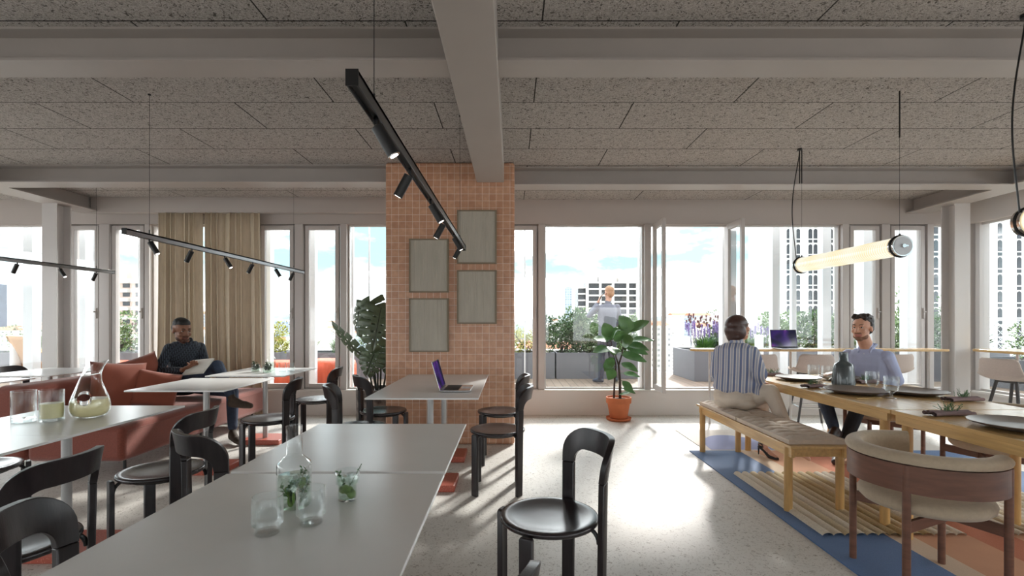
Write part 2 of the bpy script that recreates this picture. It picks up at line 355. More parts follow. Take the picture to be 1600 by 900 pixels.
        if solid:
            md = o.modifiers.new('solid', 'SOLIDIFY'); md.thickness = solid; md.offset = 0
        if bevel:
            md = o.modifiers.new('bevel', 'BEVEL'); md.width = bevel; md.segments = seg; md.limit_method = 'ANGLE'; md.angle_limit = radians(40)
            me.polygons.foreach_set('use_smooth', [True]*len(me.polygons)) if smooth else None
        if subd:
            md = o.modifiers.new('sub', 'SUBSURF'); md.levels = subd; md.render_levels = subd
        return o
def tag(o, label=None, cat=None, group=None, kind=None):
    if label: o['label'] = label
    if cat: o['category'] = cat
    if group: o['group'] = group
    if kind: o['kind'] = kind
    return o
def empty(name, loc=(0, 0, 0), rz=0, label=None, cat=None, group=None, kind=None):
    o = bpy.data.objects.new(name, None); COL.objects.link(o); o.location = loc; o.rotation_euler = (0, 0, rz)
    o.empty_display_size = 0.1
    return tag(o, label, cat, group, kind)
KIDS = {}
def copy_tree(o, parent=None):
    c = o.copy(); COL.objects.link(c)
    if parent: c.parent = parent
    for ch in [k for k in o.children]: copy_tree(ch, c)
    return c
def baked(o):
    """replace the object's modifiers by their result"""
    dg = bpy.context.evaluated_depsgraph_get(); dg.update()
    me = bpy.data.meshes.new_from_object(o.evaluated_get(dg)); o.modifiers.clear(); o.data = me; return o
def S(name, mb, mats, label=None, parent=None, **k):
    o = mb.build(name, mats, parent, **k); o['kind'] = 'structure'
    if label: o['label'] = label
    return o
def wx(px, Y): return (px-CX)*Y/F
def wz(py, Y): return EYE-(py-HY)*Y/F
# ------------------------------------------------------------------ the room
CEIL = 2.90; WY = 6.68; HEAD = 2.57; SILL = 0.345; XR = 6.16; XL = -9.0; YB = -5.0
b = MB(); b.box(XL, XR+0.3, YB, WY+0.25, -0.2, 0.0); S('floor', b, 'floor', 'pale speckled polished terrazzo floor')
b = MB(); b.box(XL, XR+0.3, YB, WY+0.25, CEIL, CEIL+0.3); S('ceiling', b, 'ceiling', 'grey wood wool panel ceiling with dark staggered joints')
# sill wall, header
b = MB(); b.box(XL, XR+0.25, WY-0.02, WY+0.22, 0, SILL-0.03); b.box(XL, XR+0.25, WY-0.05, WY+0.24, SILL-0.03, SILL)
S('wall_back', b, 'wall', 'low white wall under the long window front', bevel=0.004)
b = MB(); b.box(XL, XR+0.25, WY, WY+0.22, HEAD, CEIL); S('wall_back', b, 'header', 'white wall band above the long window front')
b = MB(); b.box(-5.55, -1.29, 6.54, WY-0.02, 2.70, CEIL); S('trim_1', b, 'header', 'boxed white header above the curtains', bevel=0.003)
# right wall: low sill wall + header, glazed
b = MB(); b.box(XR, XR+0.22, YB, WY, 0, SILL-0.03); b.box(XR-0.03, XR+0.24, YB, WY-0.05, SILL-0.03, SILL); b.box(XR, XR+0.22, YB, WY, HEAD, CEIL)
S('wall_right', b, 'wall', 'white wall strips below and above the right hand windows')
b = MB(); b.box(XL-0.2, XL, YB, WY+0.22, 0, SILL); b.box(XL-0.2, XL, YB, WY+0.22, HEAD, CEIL)
for y in (-5, -2.2, 0.6, 3.4, 6.5): b.box(XL-0.2, XL, y, y+0.25, SILL, HEAD)
S('wall_left', b, 'wall', 'white window wall at the far left')
b = MB(); b.box(XL, XR+0.2, YB-0.2, YB, 0, 0.4); b.box(XL, XR+0.2, YB-0.2, YB, 1.75, CEIL)
for x in (-9, -5.6, -2.2, 1.4, 5.0): b.box(x, x+0.9, YB-0.2, YB, 0.4, 1.75)  # unseen rear openings, added and sized for the fill light they let in
S('wall_front', b, 'wall', 'unseen wall behind the viewer with openings added for fill light')
# mullions on the back facade (pixel spans turned to metres)
mull = [(93, 107), (156, 172), (227, 234), (398, 405), (461, 474), (532, 542), (700, 783), (841, 851), (1007, 1017), (1140, 1150), (1316, 1326), (1377, 1390), (1448, 1458)]
b = MB()
for p, q in mull: b.box(wx(p, WY), wx(q, WY), WY-0.015, WY+0.17, SILL, HEAD)
b.box(XR-0.03, XR+0.22, WY-0.03, WY+0.2, SILL, HEAD)
S('trim_2', b, 'frame', 'pale mullions between the window bays', bevel=0.004)
wn = [0]
def window(p, q, kind):
    wn[0] += 1; x0, x1 = wx(p, WY), wx(q, WY)
    b = MB(); y0, y1 = WY+0.05, WY+0.10; fr = 0.02
    def ring(b, x0, x1, z0, z1, wd, ya, yb):
        b.box(x0, x0+wd, ya, yb, z0, z1); b.box(x1-wd, x1, ya, yb, z0, z1)
        b.box(x0+wd, x1-wd, ya, yb, z0, z0+wd); b.box(x0+wd, x1-wd, ya, yb, z1-wd, z1)
    ring(b, x0, x1, SILL, HEAD, fr, y0, y1)
    root = S('window_%d' % wn[0], b, 'frame', 'window bay of the long glazed front', bevel=0.003)
    if kind == 'casement':
        s = MB(); ring(s, x0+0.022, x1-0.022, SILL+0.025, HEAD-0.022, 0.052, WY+0.0, WY+0.055)
        sash = s.build('sash', 'frame', root, bevel=0.004)
        g = MB(); g.box(x0+0.074, x1-0.074, WY+0.024, WY+0.030, SILL+0.077, HEAD-0.074); g.build('pane', 'pane', root)
        h = MB(); h.box(x1-0.055, x1-0.035, WY-0.02, WY, 1.30, 1.44); h.box(x1-0.05, x1-0.04, WY-0.05, WY-0.02, 1.38, 1.40); h.build('handle', 'frame', root, bevel=0.003)
    elif kind == 'fixed':
        g = MB(); g.box(x0+fr, x1-fr, WY+0.07, WY+0.076, SILL+fr, HEAD-fr); g.build('pane', 'pane', root)
    return root
for p, q, k in [(-330, 93, 'fixed'), (107, 156, 'casement'), (172, 227, 'casement'), (234, 398, 'fixed'), (405, 461, 'casement'), (474, 532, 'casement'), (542, 700, 'fixed'),
                (783, 841, 'casement'), (851, 1007, 'fixed'), (1017, 1140, 'open'), (1150, 1316, 'fixed'), (1326, 1377, 'casement'), (1390, 1448, 'casement'), (1458, 1510, 'fixed')]:
    window(p, q, k)
# the two open leaves of the middle bay, swung into the room
for i, (px, sgn) in enumerate(((1018.5, 1), (1138.5, -1))):
    x = wx(px, WY); t = 0.045
    L = 0.44; x0, x1 = (x, x+t) if sgn > 0 else (x-t, x)
    ya, yb = WY-0.03-L, WY-0.03
    b = MB(); st = 0.055
    b.box(x0, x1, ya, ya+st, SILL+0.015, HEAD-0.01); b.box(x0, x1, yb-st, yb, SILL+0.015, HEAD-0.01)
    b.box(x0, x1, ya+st, yb-st, SILL+0.015, SILL+0.09); b.box(x0, x1, ya+st, yb-st, HEAD-0.085, HEAD-0.01)
    o = S('door_%d' % (i+1), b, 'frame', ('left' if sgn > 0 else 'right')+' leaf of the open window swung inwards', bevel=0.004)
    g = MB(); g.box(x0+t*.4, x0+t*.55, ya+st, yb-st, SILL+0.09, HEAD-0.085); g.build('pane', 'pane', o)
    h = MB(); xm = x1 if sgn > 0 else x0
    h.box(xm-0.004, xm+0.010, ya+0.018, ya+0.036, 1.30, 1.44); h.build('handle', 'alu', o, bevel=0.002)
# right wall windows
b = MB()
for y in (6.55, 4.9, 3.3, 1.7, 0.1, -1.5, -3.1): b.box(XR+0.02, XR+0.16, y, y+0.06, SILL, HEAD)
S('trim_3', b, 'frame', 'pale mullions of the right hand window wall', bevel=0.004)
for k, (ya, yb) in enumerate(((4.96, 6.55), (3.36, 4.9), (1.76, 3.3), (0.16, 1.7))):
    b = MB(); b.box(XR+0.05, XR+0.1, ya, yb, SILL, SILL+0.03); b.box(XR+0.05, XR+0.1, ya, yb, HEAD-0.03, HEAD)
    o = S('window_%d' % (20+k), b, 'frame', 'window bay of the right hand wall')
    g = MB(); g.box(XR+0.07, XR+0.076, ya, yb, SILL+0.03, HEAD-0.03); g.build('pane', 'pane', o)
# steel beams: H sections across the room
def hbeam(b, x0, x1, yc, half, z0=2.715, z1=CEIL):
    b.box(x0, x1, yc-half, yc+half, z0, z0+0.012); b.box(x0, x1, yc-0.008, yc+0.008, z0+0.012, z1-0.012); b.box(x0, x1, yc-half, yc+half, z1-0.012, z1)
b = MB(); hbeam(b, XL, XR, 2.838, 0.0985); S('trim_4', b, 'steel_paint', 'near steel beam crossing the whole ceiling')
b = MB(); hbeam(b, XL, -0.30, 5.27, 0.112); S('trim_5', b, 'steel_paint', 'far steel beam left of the tiled pillar')
b = MB(); hbeam(b, 0.033, 5.47, 5.362, 0.110); S('trim_6', b, 'steel_paint', 'far steel beam right of the tiled pillar')
b = MB(); hbeam(b, XL, XR, 0.4, 0.0985); hbeam(b, XL, XR, -2.2, 0.0985); S('trim_7', b, 'steel_paint', 'steel beams behind the viewer')
b = MB(); b.box(-0.355, -0.075, YB, 5.09, 2.69, CEIL); S('trim_8', b, 'steel_paint', 'wide pale beam running from the tiled pillar over the viewer', bevel=0.006)
for i, (x0, x1) in enumerate(((-5.78, -5.46), (5.31, 5.63))):
    b = MB(); b.box(x0, x1, YB, WY, 2.716, 2.73); b.box(x0+0.11, x1-0.11, YB, WY, 2.73, CEIL)
    S('trim_%d' % (9+i), b, 'steel_paint', 'long side beam along the %s columns' % ('left', 'right')[i])
# H columns
for i, (x0, x1) in enumerate(((-5.775, -5.59), (5.456, 5.645))):
    b = MB(); ya, yb = 6.10, 6.30; xm = (x0+x1)/2
    b.box(x0, x1, ya, ya+0.014, 0, 2.716); b.box(x0, x1, yb-0.014, yb, 0, 2.716); b.box(xm-0.006, xm+0.006, ya+0.014, yb-0.014, 0, 2.716)
    S('trim_%d' % (11+i), b, 'column', '%s steel column by the windows' % ('left', 'right')[i])
# tiled pillar
b = MB(); b.box(-1.294, 0.033, 5.09, 5.80, 0, CEIL)
o = b.build('trim_13', 'tile', bevel=0.028, seg=5, smooth=True); o['kind'] = 'structure'; o['label'] = 'broad pillar clad in small terracotta tiles'

# ------------------------------------------------------------------ curtains
def curtain(x0, x1, top0, top1, bot0, bot1, seed, label):
    rnd = random.Random(seed); ph = [rnd.uniform(0, 6) for _ in range(6)]
    root = empty('curtain', ((x0+x1)/2, 6.6, 0.03), 0, label, 'curtain')
    b = MB(); n = 150; nf = 7
    def fn(u, v):
        z = 0.03+v*(2.715-0.03)
        xa = bot0+(top0-bot0)*v**0.6; xb = bot1+(top1-bot1)*v**0.6
        uu = u+0.028*sin(5*u*pi+ph[0])+0.015*sin(13*u+ph[4])
        a = nf*2*pi*uu+ph[1]+0.5*sin(3*v+ph[2]+4*u)
        dep = 0.062*(0.7+0.3*sin(2.1*pi*u*3+ph[3]))*(1-0.35*v)
        return V((xa+(xb-xa)*u+0.016*sin(2*a)-(x0+x1)/2, 0.0+dep*sin(a)-0.005, z-0.03))
    b.grid(fn, n, 10)
    b.build('curtain_panel', 'curtain', root, smooth=True, fix=False, solid=0.004)
    h = MB(); h.box(x0-(x0+x1)/2, x1-(x0+x1)/2, -0.012, 0.012, 2.685, 2.705); h.build('curtain_rail', 'alu', root)
curtain(-4.70, -4.11, wx(248, 6.6), wx(316, 6.6), wx(247, 6.6), wx(319, 6.6), 3, 'left beige linen curtain hanging behind the man on the sofa')
curtain(-4.09, -3.33, wx(320, 6.6), wx(406, 6.6), wx(322.5, 6.6), wx(413, 6.6), 5, 'right beige linen curtain hanging in the windows')

# ------------------------------------------------------------------ rug
RT = 0.008
b = MB()
def patch(x0, x1, y0, y1, mi): b.box(x0, x1, y0, y1, 0.0005, RT, mi)
patch(1.735, 2.215, 1.2, 4.84, 0); patch(2.215, 2.36, 1.2, 4.84, 1); patch(2.36, 2.70, 1.2, 4.84, 2); patch(2.70, 2.95, 1.2, 4.84, 3)
patch(2.95, 3.5, 1.2, 4.84, 2); patch(3.5, 4.3, 1.2, 4.84, 0); patch(1.9, 4.3, 4.84, 5.75, 4)
n = 40
for k in range(n):
    a0, a1 = pi*k/n, pi*(k+1)/n
    b.add([(2.32, 4.86, RT+0.0015), (2.32+0.36*cos(a0), 4.86+0.62*sin(a0), RT+0.0015), (2.32+0.36*cos(a1), 4.86+0.62*sin(a1), RT+0.0015)], [(0, 1, 2)], 5)
rug = b.build('rug', [mat('blue rug wool', srgb(70, 104, 152), 0.75, sheen=0.12, var=0.1, scale=200, bump=0.4, bscale=300),
    mat('sand rug wool', srgb(214, 192, 168), 0.95, var=0.05, scale=200, bump=0.4, bscale=300),
    mat('peach rug wool', srgb(206, 156, 124), 0.95, var=0.06, scale=3, bump=0.4, bscale=300),
    mat('brick rug wool', srgb(190, 118, 88), 0.95, var=0.06, scale=200, bump=0.4, bscale=300),
    mat('ivory rug wool', srgb(216, 208, 200), 0.95, var=0.04, scale=200, bump=0.4, bscale=300),
    mat('lilac rug wool', srgb(150, 156, 190), 0.95, var=0.04, scale=200, bump=0.4, bscale=300)])
tag(rug, 'large rug with blue, peach and brick fields under the dining table', 'rug')
def ribs(x0, x1, name, mats, seedcols):
    b = MB(); nr = max(1, round((x1-x0)/0.066)); wd = (x1-x0)/nr
    for k in range(nr):
        xa = x0+k*wd
        def fn(u, v, xa=xa, k=k):
            y = 2.925+v*(4.10-2.925)
            return V((xa+wd*u, y+0.008*sin(u*pi)*(1 if v > 0.5 else -1)+0.0, RT+0.001+0.019*abs(sin(u*pi))**0.6))
        b.grid(fn, 8, 24, seedcols[k % len(seedcols)])
    return b.build(name, mats, rug, smooth=True, fix=False)
ribm = [mat('ivory rib wool', srgb(224, 214, 198), 1.0, var=0.12, scale=120, bump=1.0, bscale=200), mat('sand rib wool', srgb(206, 190, 160), 1.0, var=0.14, scale=120, bump=1.0, bscale=200),
        mat('khaki rib wool', srgb(184, 162, 122), 1.0, var=0.16, scale=120, bump=1.0, bscale=200)]
ribs(1.835, 2.69, 'ribbed_panel', ribm, [0, 0, 1, 0, 1, 1, 2, 2, 1, 2, 0, 0, 0])
ribs(2.925, 3.75, 'ribbed_panel', ribm, [0, 0, 1, 0, 1, 0])

# ------------------------------------------------------------------ pictures on the pillar
for px0, py0, lab in ((639, 373, 'grey plaster wall panel on the tiled pillar, upper left of the four'), (639, 466, 'grey plaster wall panel on the tiled pillar, lower left of the four'),
                      (714, 328, 'grey plaster wall panel on the tiled pillar, highest of the four'), (714, 422, 'grey plaster wall panel on the tiled pillar, lower right of the four')):
    Y = 5.06; x0, x1 = wx(px0, Y), wx(px0+62, Y); z1, z0 = wz(py0, Y), wz(py0+84, Y)
    root = empty('wall_panel', ((x0+x1)/2, 5.085, z0), 0, lab, 'picture', 'plaster panels on the pillar')
    hw, h = (x1-x0)/2, z1-z0; t = 0.014
    b = MB(); b.box(-hw, hw, -0.03, 0.0, 0, t); b.box(-hw, hw, -0.03, 0, h-t, h); b.box(-hw, -hw+t, -0.03, 0, t, h-t); b.box(hw-t, hw, -0.03, 0, t, h-t)
    b.build('frame', 'canvas_frame', root, bevel=0.002)
    b = MB()
    rid = random.Random(int(px0+py0))
    hs = [rid.uniform(0, 0.0035) for _ in range(41)]
    def fn(u, v):
        k = int(u*40)
        return V((-hw+t+(2*hw-2*t)*u, -0.020-(hs[k] if k % 2 else 0)*(1 if v > 0.25 else v*4), t+(h-2*t)*v))
    b.grid(fn, 40, 12); b.build('panel_face', 'canvas', root, fix=False)
    b = MB(); b.box(-hw+t, hw-t, -0.012, -0.001, t, h-t); b.build('backing_board', 'canvas', root)

# ------------------------------------------------------------------ track lights
def track(X, y0, y1, zt, zb, spots, wires, mat_side, label, far_light):
    root = empty('track_light', (X, y0, zb), 0, label, 'ceiling light')
    L = y1-y0; hw = 0.0155
    b = MB(); b.box(-hw, -hw+0.004, 0.004, L-0.004, 0, zt-zb); b.box(hw-0.004, hw, 0.004, L-0.004, 0, zt-zb); b.box(-hw, hw, 0.004, L-0.004, zt-zb-0.012, zt-zb)
    b.build('rail', mat_side, root, bevel=0.0008)
    for y in (0, L-0.004): b = MB(); b.box(-hw-0.001, hw+0.001, y, y+0.004, -0.001, zt-zb+0.001); b.build('end_cap', 'black', root)
    b = MB(); b.box(-hw+0.004, hw-0.004, 0.004, L-0.004, 0.012, 0.018); b.build('channel', 'black', root)
    for i, y in enumerate(spots):
        sg = 1 if i % 2 == 0 else -1; y = y-y0
        d = V((0.50*sg, 0.10, -0.86)).normalized(); p0 = V((0, y, -0.012)); top = p0+d*0.008
        s = MB(); s.cyl((0, y, 0.010), (0, y, -0.014), 0.006, n=10); s.cyl(top-V((0, 0, 0.0)), top+d*0.095, 0.019, n=24); sp = s.build('spot_head', 'black', root, smooth=True)
        e = MB(); e.cyl(top+d*0.095, top+d*0.0965, 0.0125, n=20); e.build('lens', 'lens', sp)
        r = MB(); q = [(0.0150, 0.0), (0.019, 0.0), (0.019, 0.002), (0.0150, 0.002)]
        x, yy, z = basis(d); n = 20; vv = []; ff = []
        for rr, zz in q: vv += [top+d*(0.0955+zz)+x*(rr*cos(2*pi*k/n))+yy*(rr*sin(2*pi*k/n)) for k in range(n)]
        for j in range(4): ff += [(j*n+k, j*n+(k+1) % n, ((j+1) % 4)*n+(k+1) % n, ((j+1) % 4)*n+k) for k in range(n)]
        r.add(vv, ff); r.build('ring', 'chrome', sp, smooth=True)
    for y in wires:
        s = MB(); s.cyl((0, y-y0, zt-zb), (0, y-y0, CEIL-zb), 0.0013, n=6); s.cyl((0, y-y0, zt-zb), (0, y-y0, zt-zb+0.03), 0.004, n=8); s.cyl((0, y-y0, CEIL-zb-0.008), (0, y-y0, CEIL-zb), 0.010, n=12)
        s.build('suspension_wire', 'black', root)
    return root
track(-0.407, 1.265, 4.28, 1.920, 1.879, [1.49, 1.99, 2.50, 3.0, 3.5, 3.99], [1.47, 3.93], 'rail_side', 'black suspended track light above the central tables, nearest of three', 0)
track(-2.598, 3.325, 6.2, 1.897, 1.857, [3.56, 4.035, 4.494, 4.984, 5.456, 5.92], [3.56, 5.92], 'track_grey', 'grey suspended track light in front of the curtains', 0)
track(-4.97, 3.2, 6.2, 1.897, 1.857, [3.50, 4.0, 4.5, 4.99, 5.456, 5.94], [3.56, 5.94], 'track_grey', 'grey suspended track light at the far left', 0)

# ------------------------------------------------------------------ tube pendants
M['tube_glass'] = None
def tube_mat():
    m = bpy.data.materials.new('ribbed lit tube'); m.use_nodes = True; nt = m.node_tree; nt.nodes.clear()
    tc = N(nt, 'ShaderNodeTexCoord'); wv = N(nt, 'ShaderNodeTexWave', wave_type='BANDS', bands_direction='Y'); wv.inputs['Scale'].default_value = 14.0
    nt.links.new(tc.outputs['Object'], wv.inputs['Vector'])
    r = ramp(nt, wv.outputs['Fac'], [(0.15, (1.0, 0.80, 0.46)), (0.7, (1.0, 0.95, 0.82))])
    e = N(nt, 'ShaderNodeEmission'); e.inputs[1].default_value = 0.52; nt.links.new(r.outputs[0], e.inputs[0])
    g = N(nt, 'ShaderNodeBsdfGlossy'); g.inputs['Roughness'].default_value = 0.15
    mx = N(nt, 'ShaderNodeMixShader'); mx.inputs[0].default_value = 0.12; nt.links.new(e.outputs[0], mx.inputs[1]); nt.links.new(g.outputs[0], mx.inputs[2])
    o = N(nt, 'ShaderNodeOutputMaterial'); nt.links.new(mx.outputs[0], o.inputs[0]); return m
M['tube_glass'] = tube_mat()
M['cap'] = mat('frosted end cap', srgb(215, 220, 226), 0.3)
def pendant(Y0, Y1, label):
    X, Z = 2.746, 1.80; R = 0.070; L = Y1-Y0
    root = empty('tube_pendant', (X, Y0, Z), 0, label, 'pendant lamp')
    b = MB(); n = 32
    prof = [(R-0.012, 0.02)]
    k = int((L-0.04)/0.012)
    for i in range(k+1):
        prof.append((R*(0.93+0.035*(i % 2)), 0.02+(L-0.04)*i/k))
    v = []; f = []
    for r, y in prof: v += [(r*cos(2*pi*j/n), y, r*sin(2*pi*j/n)) for j in range(n)]
    for i in range(len(prof)-1): f += [(i*n+j, i*n+(j+1) % n, (i+1)*n+(j+1) % n, (i+1)*n+j) for j in range(n)]
    b.add(v, f); b.build('glass_tube', 'tube_glass', root, smooth=True, auto=80)
    for y0, y1, s in ((0, 0.05, -1), (L-0.05, L, 1)):
        c = MB(); c.cyl((0, y0, 0), (0, y1, 0), R+0.004, n=32); cp = c.build('end_ring', 'chrome', root, smooth=True, bevel=0.002)
        yy = -0.003 if s < 0 else L+0.003
        c = MB(); c.cyl((0, min(yy, 0 if s < 0 else L), 0), (0, max(yy, 0 if s < 0 else L), 0), R-0.006, n=32); c.build('end_disc', 'cap', cp)
        c = MB(); c.cyl((0, yy-0.012*(s < 0), 0), (0, yy+0.012*(s > 0), 0), 0.013, n=12); c.obox((0.012, yy-0.006 if s < 0 else yy+0.006, 0), (0.018, 0, 0), (0, 0.005, 0), (0, 0, 0.006)); c.build('end_knob', 'chrome', cp)
        c = MB(); c.tube([(R*1.1*cos(a), (y0+y1)/2, R*1.1*sin(a)) for a in [2*pi*i/24 for i in range(25)]], 0.005, n=6); c.build('strap', 'black', cp, smooth=True)
    for y in (0.03, L-0.03):
        c = MB(); c.cyl((0, y, R), (0, y, CEIL-Z), 0.0012, n=6); c.cyl((0, y, CEIL-Z-0.33), (0, y, CEIL-Z), 0.005, n=8); c.cyl((0, y, R), (0, y, R+0.02), 0.007, n=8)
        c.build('suspension_rod', 'black', root)
    # slack power cable from its canopy down to the far end
    y = L-0.03; H = CEIL-Z
    c = MB(); c.cyl((-0.02, y, H-0.018), (-0.02, y, H), 0.022, n=16); c.cyl((-0.02, y, H-0.33), (-0.02, y, H), 0.005, n=8); c.build('canopy', 'black', root, smooth=True)
    pts = []
    for i in range(21):
        t = i/20; x = -0.02-0.055*sin(pi*min(1, t*1.0))**1.3*(1 if t > 0 else 0)-0.03*t
        pts.append((x, y, (H-0.02)*(1-t)+0.0+R*0.3*t))
    c = MB(); c.tube(pts, 0.0045, n=8); c.build('power_cable', 'black', root, smooth=True)
pendant(3.478, 4.72, 'lit ribbed glass tube pendant above the far dining table')
pendant(1.42, 2.66, 'tube pendant above the near dining table, only its far end and slack cable in view')
# ------------------------------------------------------------------ black round-seat chairs
def make_black_chair():
    root = empty('dining_chair')
    b = MB(); R = 0.208
    b.lathe([(0.0, 0.447), (0.06, 0.4472), (0.11, 0.4495), (0.15, 0.4545), (0.175, 0.459), (0.195, 0.4605), (0.205, 0.4585), (R, 0.453), (R, 0.444), (0.202, 0.437), (0.19, 0.434), (0.0, 0.428)], n=48)
    b.build('seat', 'seat_wood', root, smooth=True, auto=60)
    def slab(ang, z0, z1, name, top_round):
        rm = 0.2255; w = 0.0275; th = 0.0125; m = MB(); n = 6; v = []; f = []
        for z in ((z0, z1-0.01, z1) if top_round else (z0, z1)):
            k = 0.8 if (top_round and z == z1) else 1.0
            for rr in (rm-th*k, rm+th*k):
                for i in range(n+1):
                    a = ang+(-w+2*w*i/n)*k/rm; q = rr+lean(z)
                    v.append((q*cos(a), q*sin(a), z))
        q = 2*(n+1); nl = 3 if top_round else 2
        for l in range(nl-1):
            A = l*q; B = (l+1)*q
            for i in range(n):
                f.append((A+i, A+i+1, B+i+1, B+i)); f.append((A+n+1+i+1, A+n+1+i, B+n+1+i, B+n+1+i+1))
            f.append((A, B, B+n+1, A+n+1)); f.append((A+n, A+n+1+n, B+n+1+n, B+n))
        A = (nl-1)*q
        for i in range(n): f.append((i+1, i, n+1+i, n+1+i+1)); f.append((A+i, A+i+1, A+n+1+i+1, A+n+1+i))
        m.add(v, f); return m.build(name, 'black_wood', root, bevel=0.004, seg=2, smooth=True)
    lean = lambda z: 0.035*max(0, (z-0.50)/0.28)**1.5
    for a in (135, 225): slab(radians(a), 0, 0.447, 'leg', True)
    SW = 0.2255*radians(45)
    for s in (-1, 1): slab(s*radians(45), 0, 0.625, 'leg', False)
    # bent backrest: an upside down U wrapped round the seat
    def path(w, top, r):
        p = [(-w, 0.6255+(top-r-0.6255)*i/4) for i in range(4)]
        p += [(-w+r-r*cos(pi/2*i/8), top-r+r*sin(pi/2*i/8)) for i in range(9)]
        p += [(-(w-r)+2*(w-r)*i/12, top) for i in range(1, 12)]
        p += [(w-r+r*sin(pi/2*i/8), top-r+r*cos(pi/2*i/8)) for i in range(9)]
        p += [(w, top-r-(top-r-0.6255)*i/4) for i in range(1, 5)]
        return p
    po = path(SW+0.0275, 0.785, 0.11); pi_ = path(SW-0.0275, 0.690, 0.055)
    m = MB(); v = []; f = []; K = len(po); sub = 5
    for th in (-0.0125, 0.0125):
        for k in range(K):
            for j in range(sub+1):
                t = j/sub; s = po[k][0]*(1-t)+pi_[k][0]*t; z = po[k][1]*(1-t)+pi_[k][1]*t
                a = s/0.2255; q = 0.2255+th+lean(z); v.append((q*cos(a), q*sin(a), z))
    q = K*(sub+1)
    for k in range(K-1):
        for j in range(sub):
            a = k*(sub+1)+j; f.append((a, a+1, a+sub+2, a+sub+1)); f.append((q+a, q+a+sub+1, q+a+sub+2, q+a+1))
        a = k*(sub+1); f.append((a, a+sub+1, q+a+sub+1, q+a)); a += sub; f.append((a, q+a, q+a+sub+1, a+sub+1))
    for k in (0, K-1):
        a = k*(sub+1)
        for j in range(sub): f.append((a+j, a+j+1, q+a+j+1, q+a+j))
    m.add(v, f); m.build('backrest', 'black_wood', root, smooth=True, bevel=0.005, seg=2, auto=50)
    for a in (45, 135, 225, 315):
        a = radians(a); m = MB(); c, s = cos(a), sin(a)
        m.tube([((0.216-0.055*(1-cos(t)))*c, (0.216-0.055*(1-cos(t)))*s, 0.375+0.060*sin(t)) for t in [pi/2*i/6 for i in range(7)]], 0.009, n=8)
        m.build('bracket', 'black', root, smooth=True)
    m = MB(); m.tube([(0.15*cos(2*pi*i/24), 0.15*sin(2*pi*i/24), 0.4245) for i in range(25)], 0.008, n=6); m.build('seat_ring', 'black', root, smooth=True)
    return root
CH = [ # x, y, back direction (deg), label
 (0.16, 2.10, 18, 'black wooden chair with round seat standing free in the middle of the floor'),
 (-0.205, 1.085, -45, 'black chair cut by the bottom edge, only the tip of its backrest in view'),
 (-0.105, 3.76, 0, 'black chair right of the laptop table, nearer of the two'),
 (-0.10, 4.52, 0, 'black chair right of the laptop table, farther of the two, close to the tiled pillar'),
 (-1.17, 4.54, 210, 'black chair left of the laptop table in front of the stone plant pot'),
 (-1.18, 3.86, 195, 'black chair left of the laptop table, nearer of two, seat behind the central table'),
 (-2.05, 5.20, 10, 'black chair right of the farthest white table near the curtains'),
 (-2.05, 4.18, 15, 'black chair facing the sofa across the table in front of the reading man'),
 (-1.93, 2.74, 5, 'black chair right of the table with the ring shaped pitcher'),
 (-1.30, 2.38, 236, 'black chair at the left of the central tables, backrest toward the viewer'),
 (-1.86, 1.84, 0, 'black chair at the left edge of the picture, second from the bottom'),
 (-1.082, 1.36, 203, 'black chair nearest the lower left corner'),
 (-5.20, 5.32, 180, 'black chair at the far left edge behind the table end'),
 (-3.02, 2.78, 180, 'black chair left of the pitcher table, only a slice of its seat in view'),
]
proto = make_black_chair()
for i, (x, y, a, lab) in enumerate(CH):
    o = proto if i == 0 else copy_tree(proto)
    o.location = (x, y, 0); o.rotation_euler = (0, 0, radians(a)); tag(o, lab, 'chair', 'black round-seat chairs')

# ------------------------------------------------------------------ white tables
def make_table(w, d, poles):
    root = empty('cafe_table'); b = MB(); b.box(-w/2, w/2, -d/2, d/2, 0.728, 0.740); b.build('tabletop', 'table_white', root, bevel=0.0025, seg=2)
    for y in poles:
        b = MB(); b.cyl((0, y, 0.05), (0, y, 0.722), 0.024, n=24); p = b.build('pole', 'pole', root, smooth=True)
        b = MB(); b.box(-0.15, 0.15, y-0.15, y+0.15, 0.720, 0.7285); b.build('mounting_plate', 'pole', root, bevel=0.001)
        b = MB(); b.box(-0.2, 0.2, y-0.13, y+0.19, 0.0, 0.05); b.build('base', 'red_slab', root, bevel=0.008, seg=3, smooth=True)
    return root
t1 = make_table(0.766, 0.815, [0]); t2 = make_table(0.79, 1.49, [-0.365, 0.40])
TB = [(-0.618, 2.176, 'white square table in the centre, farther of the joined pair'), (-0.618, 1.336, 'white square table in the foreground carrying the carafe and glasses'),
      (-2.445, 2.727, 'white table with the ring shaped pitcher, in front of the sofa'), (-2.445, 1.915, 'white table joined to the near side of the pitcher table'),
      (-2.585, 4.205, 'white table directly in front of the reading man and sofa'), (-2.58, 5.20, 'white table with bottle and small herb glasses near the curtains'),
      (-4.84, 5.20, 'white table at the far left behind the sofa, farther of two'), (-4.82, 4.22, 'white table at the far left behind the sofa, nearer of two')]
for i, (x, y, lab) in enumerate(TB):
    o = t1 if i == 0 else copy_tree(t1)
    o.location = (x, y, 0); tag(o, lab, 'table', 'square white cafe tables')
t2.location = (-0.622, 4.175, 0); tag(t2, 'long white table with an open laptop against the tiled pillar', 'table')

